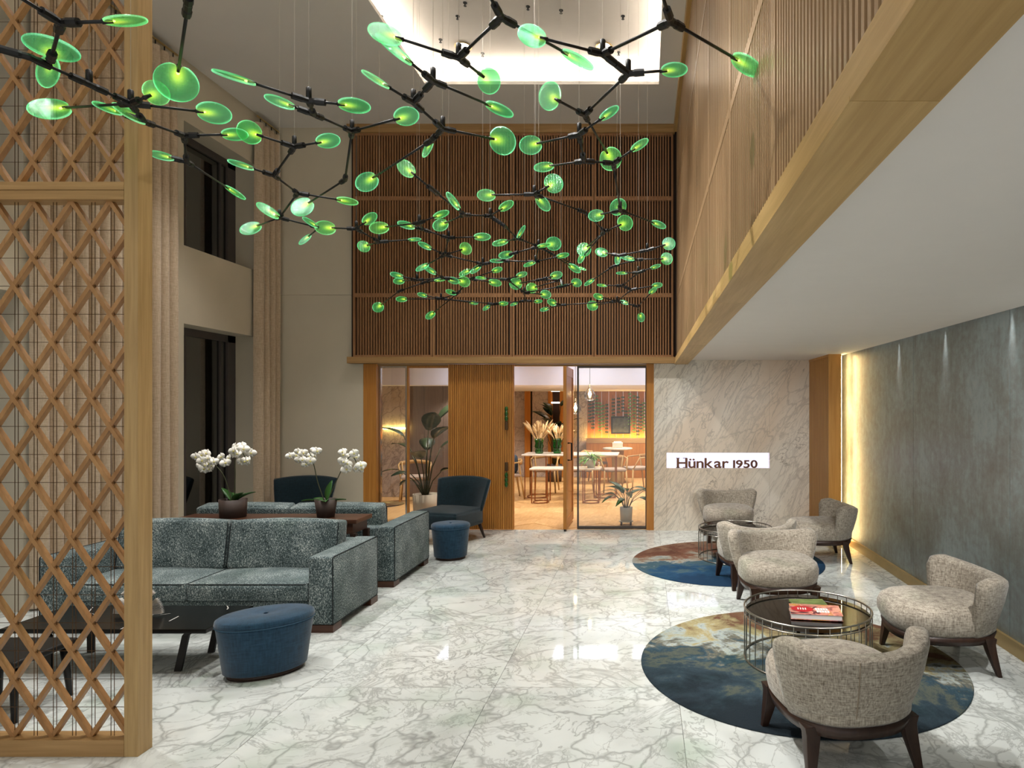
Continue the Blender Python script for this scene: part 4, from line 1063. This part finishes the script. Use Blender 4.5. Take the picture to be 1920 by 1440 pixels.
for (z0, z1, nx, nz) in ((.082, 2.725, xat(25, 3.19) + 2.477, px(0, 430, 3.19).z), (2.812, 5.42, xat(25, 3.19) + 2.477, px(0, 290 - 53 * 4 - 40, 3.19).z)):
    for d in (1, -1):
        for k in range(-40, 41):
            # line z = nz + d*slope*(x-nx) + k*PZ_
            L_ = 6.0; ang = math.atan2(slope * d, 1); hw = .0098
            cx, cz = nx, nz + k * PZ_
            ux, uz = math.cos(ang), math.sin(ang); pxn, pzn = -uz * hw, ux * hw
            poly = [(cx - ux * L_ + pxn, cz - uz * L_ + pzn), (cx - ux * L_ - pxn, cz - uz * L_ - pzn), (cx + ux * L_ - pxn, cz + uz * L_ - pzn), (cx + ux * L_ + pxn, cz + uz * L_ + pzn)]
            poly = clip(poly, SX0, -.068, z0, z1)
            if len(poly) >= 3:
                off = .0006 * d
                G().prism(poly, -.0135 + off, .0135 + off).make('lattice_slat', LAT_A, LS)
    k = 0
    x = nx - PX_ * 8
    while x < -.075:
        for dx in (0, .0165):
            if SX0 < x + dx < -.07: G().tube([(x + dx, -.002, z0), (x + dx, -.002, z1)], .0016, 5).make('rod', BRONZE, LS)
        x += PX_ / 2
    z = nz - PZ_ / 2 * 22
    while z < z1:
        if z > z0 + .02: G().tube([(SX0, .004, z), (-.068, .004, z)], .0014, 5).make('rod', BRONZE, LS)
        z += PZ_ / 2
# ================================================================ branching chandelier
CHN = thing('branching_chandelier', 'sprawling black branching chandelier with glowing green glass discs', 'chandelier', (-1.0, 5.5, 3.1))
INV = Vector((-1.0, 5.5, 3.1))
def hgt(y):                                  # height of the network above the eye: falls slightly to the far end
    return 1.40 if y < 440 else 1.40 - .21 * (y - 440) / 155
def place(x, y, k=0.0):
    h = hgt(y) * (1 + k); Y = FPX * h / (VY - y); return Vector(((x - VX) / FPX * Y, Y, CH + h))
ND = {1: (114, 43), 2: (245, 194), 3: (345, 254), 4: (350, 303), 5: (579, 189), 6: (588, 214), 7: (660, 246), 8: (647, 337), 9: (552, 275), 10: (514, 329), 11: (558, 362), 12: (524, 408),
      13: (668, 429), 15: (711, 453.5), 16: (786, 418), 17: (793, 430), 18: (841, 446), 19: (834, 478), 20: (905, 495), 21: (830, 241), 22: (775, 192), 23: (812, 152), 24: (860, 108), 25: (940, 32), 26: (1130, 101), 27: (1258, 40), 28: (1178, 138), 29: (1096, 215), 30: (1086, 252), 31: (1095, 302), 32: (1150, 306), 33: (1163, 394), 34: (1002, 364), 35: (1097, 398), 36: (1134, 434), 37: (870, 403), 38: (919, 405), 39: (970, 447), 40: (1010, 462), 43: (1004, 491), 44: (831, 521), 45: (782, 525), 46: (797, 529), 47: (748, 546), 48: (857, 551), 49: (827, 560), 50: (985, 564), 51: (983, 549), 52: (1054, 537), 53: (1052, 525), 54: (951, 524), 55: (1015, 524), 56: (1214, 469), 57: (1161, 479), 58: (1193, 487), 59: (1197, 511), 60: (1167, 536), 61: (1184, 543), 62: (1157, 565), 63: (1196, 575), 64: (1051, 572),
      70: (10, -22), 71: (-30, 83), 72: (356, -22), 73: (908, -25), 74: (1236, -25), 75: (55, 107), 76: (167, 158), 77: (270, 228), 78: (352, 12), 79: (809, 263), 80: (598, 427), 81: (926, 570), 82: (944, 422), 83: (814, 358), 84: (959, 476), 85: (942, 489), 86: (1150, 499), 87: (882, 523), 88: (95, 112)}
ED = [(1, 88), (1, 70), (71, 75), (75, 76), (76, 2), (2, 77), (77, 3), (3, 4), (72, 78), (5, 6), (6, 7), (7, 8), (9, 10), (10, 11), (11, 12), (12, 80), (13, 15), (16, 17), (17, 18), (18, 19), (19, 20), (21, 22), (22, 23), (21, 79), (24, 25), (25, 73), (26, 27), (27, 74), (26, 28), (28, 29), (30, 31), (31, 32), (32, 33), (34, 35), (35, 36), (37, 38), (38, 82), (82, 39), (39, 40), (37, 83), (40, 84), (84, 85), (40, 43), (43, 85), (20, 85), (45, 44), (46, 47), (46, 44), (44, 87), (49, 81), (81, 50), (50, 51), (51, 52), (52, 53), (54, 51), (55, 53), (56, 57), (58, 86), (59, 60), (60, 61), (61, 62), (62, 63), (64, 62), (48, 87), (48, 49)]
DS = [(1, 235, 39, 71, 18), (88, 90, 134, 60, 32), (88, 97, 90, 36, 88), (2, 93, 204, 65, 35), (2, 293, 174, 42, 44), (2, 401, 212, 57, 38), (77, 202, 203, 46, 13), (77, 243, 213, 56, 16), (78, 331, 155, 66, 72), (3, 440, 252, 44, 22), (4, 303, 292, 40, 14), (4, 441, 361, 38, 9),
      (5, 440, 145, 72, 9), (5, 664, 198, 57, 26), (6, 525, 191, 52, 17), (7, 762, 218, 46, 33), (79, 688, 341, 43, 33), (8, 567, 388, 42, 31), (9, 468, 248, 42, 42), (9, 615, 264, 43, 26), (10, 452, 309, 44, 10), (11, 651, 377, 38, 13), (12, 503, 395, 43, 16), (12, 470, 428, 38, 21), (80, 582, 417, 30, 9), (13, 610, 427, 36, 26), (80, 572, 449, 28, 9), (13, 693, 410, 31, 18), (15, 682, 462, 21, 22), (15, 777, 449, 24, 6), (16, 711, 427, 35, 22), (17, 762, 422, 32, 13), (16, 827, 402, 31, 12), (18, 904, 444, 31, 14), (19, 797, 461, 26, 10), (19, 792, 501, 27, 9), (19, 873, 466, 21, 24), (21, 942, 264, 49, 51), (79, 802, 279, 34, 12), (22, 705, 149, 54, 10), (23, 740, 93, 76, 14), (23, 936, 205, 54, 19), (24, 723, 64, 62, 34), (24, 917, 152, 42, 46), (25, 1083, 112, 66, 17), (26, 998, 67, 54, 38), (27, 1400, 122, 66, 30), (28, 1264, 131, 50, 25), (29, 1031, 180, 40, 52), (29, 1145, 298, 40, 43), (30, 1142, 212, 42, 15), (30, 995, 272, 42, 34), (31, 1020, 313, 38, 17), (32, 1199, 272, 38, 14), (34, 912, 366, 34, 22), (34, 1038, 344, 34, 36), (34, 1018, 381, 34, 20), (33, 1118, 404, 30, 22), (36, 1172, 418, 28, 30), (36, 1095, 468, 26, 26), (36, 1090, 484, 19, 11), (33, 1159, 388, 28, 34), (33, 1235, 421, 29, 12), (83, 762, 316, 36, 27), (37, 850, 377, 38, 12), (37, 826, 422, 29, 22), (38, 949, 386, 31, 15), (39, 938, 455, 30, 11), (39, 977, 435, 28, 7), (40, 1038, 457, 28, 26), (40, 1020, 460, 26, 7), (84, 949, 478, 28, 14), (85, 932, 489, 26, 7), (40, 1077, 503, 26, 12), (40, 1090, 503, 16, 5), (43, 1055, 479, 24, 9), (43, 993, 495, 24, 7), (20, 892, 505, 24, 9), (20, 872, 511, 24, 9), (87, 932, 506, 20, 10), (44, 807, 507, 24, 9), (44, 850, 526, 22, 12), (44, 870, 528, 22, 20), (46, 825, 525, 22, 5), (45, 744, 516, 24, 10), (45, 748, 527, 20, 12), (47, 709, 576, 20, 19), (48, 807, 591, 20, 12), (87, 928, 530, 24, 13), (48, 846, 548, 20, 9), (49, 753, 561, 20, 10), (49, 792, 553, 18, 8), (49, 888, 568, 16, 6), (81, 912, 577, 15, 7), (81, 944, 569, 17, 8), (50, 964, 570, 15, 5), (50, 1009, 565, 15, 7), (55, 967, 532, 23, 22), (51, 1023, 552, 20, 16), (52, 1081, 530, 18, 17), (53, 997, 540, 20, 20), (54, 902, 521, 20, 5), (54, 978, 515, 21, 10), (55, 1043, 516, 23, 14), (56, 1254, 457, 24, 24), (57, 1128, 473, 24, 16), (57, 1158, 486, 18, 12), (58, 1177, 484, 27, 8), (58, 1250, 485, 22, 23), (86, 1105, 529, 22, 7), (59, 1229, 500, 21, 7), (59, 1166, 512, 21, 5), (60, 1129, 535, 18, 5), (61, 1232, 535, 20, 10), (63, 1224, 545, 17, 9), (62, 1122, 556, 19, 11), (62, 1111, 573, 20, 19), (63, 1171, 567, 16, 7), (63, 1202, 595, 17, 14), (64, 1021, 580, 17, 7), (64, 1035, 567, 18, 12)]
random.seed(4)
KN = {k: random.uniform(-.045, .045) for k in ND}
for k in (88, 1, 2, 70, 71, 75, 76, 77): KN[k] = -.06
P3 = {k: place(v[0], v[1], KN[k]) - INV for k, v in ND.items()}
arms = {k: [] for k in ND}
CAMP = Vector((0, 0, CH)) - INV
# glass disc prototype (unit radius, rod enters from -X)
def disc_mesh():
    n = 32; prof = [(.0, .05), (.35, .055), (.7, .06), (.9, .065), (.98, .05), (1.0, .02)]
    rows_ = []
    def rad(q):
        dq = (q - PI); return 1 - .26 * math.exp(-(dq / .16) ** 2) + .03 * math.sin(2 * q + .6)
    for r, z in prof: rows_.append([(max(r, .02) * rad(q) * math.cos(q) if r > .5 else max(r, .02) * math.cos(q), max(r, .02) * rad(q) * math.sin(q) if r > .5 else max(r, .02) * math.sin(q), z) for q in [2 * PI * k / n for k in range(n)]])
    for r, z in reversed(prof): rows_.append([(max(r, .02) * rad(q) * math.cos(q) if r > .5 else max(r, .02) * math.cos(q), max(r, .02) * rad(q) * math.sin(q) if r > .5 else max(r, .02) * math.sin(q), -z) for q in [2 * PI * k / n for k in range(n)]])
    return G().grid(rows_)
DP = None; BP = None
def rodobj(p, q, r=.0062):
    G().tube([p, q], r, 8).make('rod', BLACK, CHN, True)
for a, b in ED:
    rodobj(P3[a], P3[b]); d = (P3[b] - P3[a]).normalized(); arms[a].append(d); arms[b].append(-d)
for (nd, cx, cy, L, w) in DS:
    k = KN[nd] * .6 + random.uniform(-.02, .02); C = place(cx, cy, k) - INV
    dep = (C + INV).y; R_ = max(.05, min(.084, max(L, w) / 2 * dep / FPX)); S = 2 * R_ * FPX / dep
    vd = (C - CAMP).normalized(); s = (C - P3[nd]); s = s - vd * s.dot(vd)
    s.normalize()
    ct = min(1, L / S); stt = math.sqrt(1 - ct * ct) * (1 if random.random() < .5 else -1)
    u = (s * ct + vd * stt).normalized(); e = vd.cross(u).normalized(); gq = u.cross(e)
    cp = min(1, w / S); sp = math.sqrt(1 - cp * cp); sgn = 1 if gq.z > 0 else -1
    v = (e * cp + gq * sp * sgn).normalized(); nn = u.cross(v)
    M4 = Matrix((( u.x, v.x, nn.x, 0), (u.y, v.y, nn.y, 0), (u.z, v.z, nn.z, 0), (0, 0, 0, 1)))
    if DP is None: DP = o = disc_mesh().make('glass_disc', GREEN, CHN, True)
    else: o = clone(DP, CHN)
    o.matrix_local = Matrix.Translation(C) @ M4 @ Matrix.Diagonal((R_, R_, R_, 1))
    if BP is None: BP = bl = superq(.13, .08, .045, 1, 1, 10, 6).make('led', BULB, o, True)
    else: bl = clone(BP, o)
    bl.location = (-.55, 0, 0)
    A = C - u * R_ * .72
    rodobj(P3[nd], A, .0058)
    G().tube([A - u * .02, A + u * .012], [.009, .007], 8).make('socket', BLACK, CHN, True)
    arms[nd].append((A - P3[nd]).normalized())
for k, ds in arms.items():
    if not ds: continue
    if ND[k][1] < -5: continue
    g = G(); hub = P3[k]
    far = P3[k].y + INV.y
    for d in ds:
        g.tube([hub - d * .005, hub + d * .02, hub + d * .03, hub + d * .068], [.014, .0135, .0160, .0150], 8)
    g.make('connector', BLACK, CHN)
# hanging clips with wires
for k in (2, 5, 7, 9, 12, 16, 21, 22, 24, 26, 28, 30, 33, 34, 38, 18, 15, 13, 49, 51, 53, 56, 62, 45, 59, 40, 23, 76, 20, 43):
    p = P3[k]; top = (ZI if (ox0 < p.x + INV.x < ox1 and p.y + INV.y < oy1) else ZC) - INV.z
    G().tube([p, p + Vector((0, 0, .055)), p + Vector((0, 0, .06))], [.012, .012, .006], 8).make('hanging_clip', BLACK, CHN, True)
    G().tube([p + Vector((0, 0, .05)), (p.x, p.y, top)], .001, 4).make('suspension_wire', WIRE, CHN)
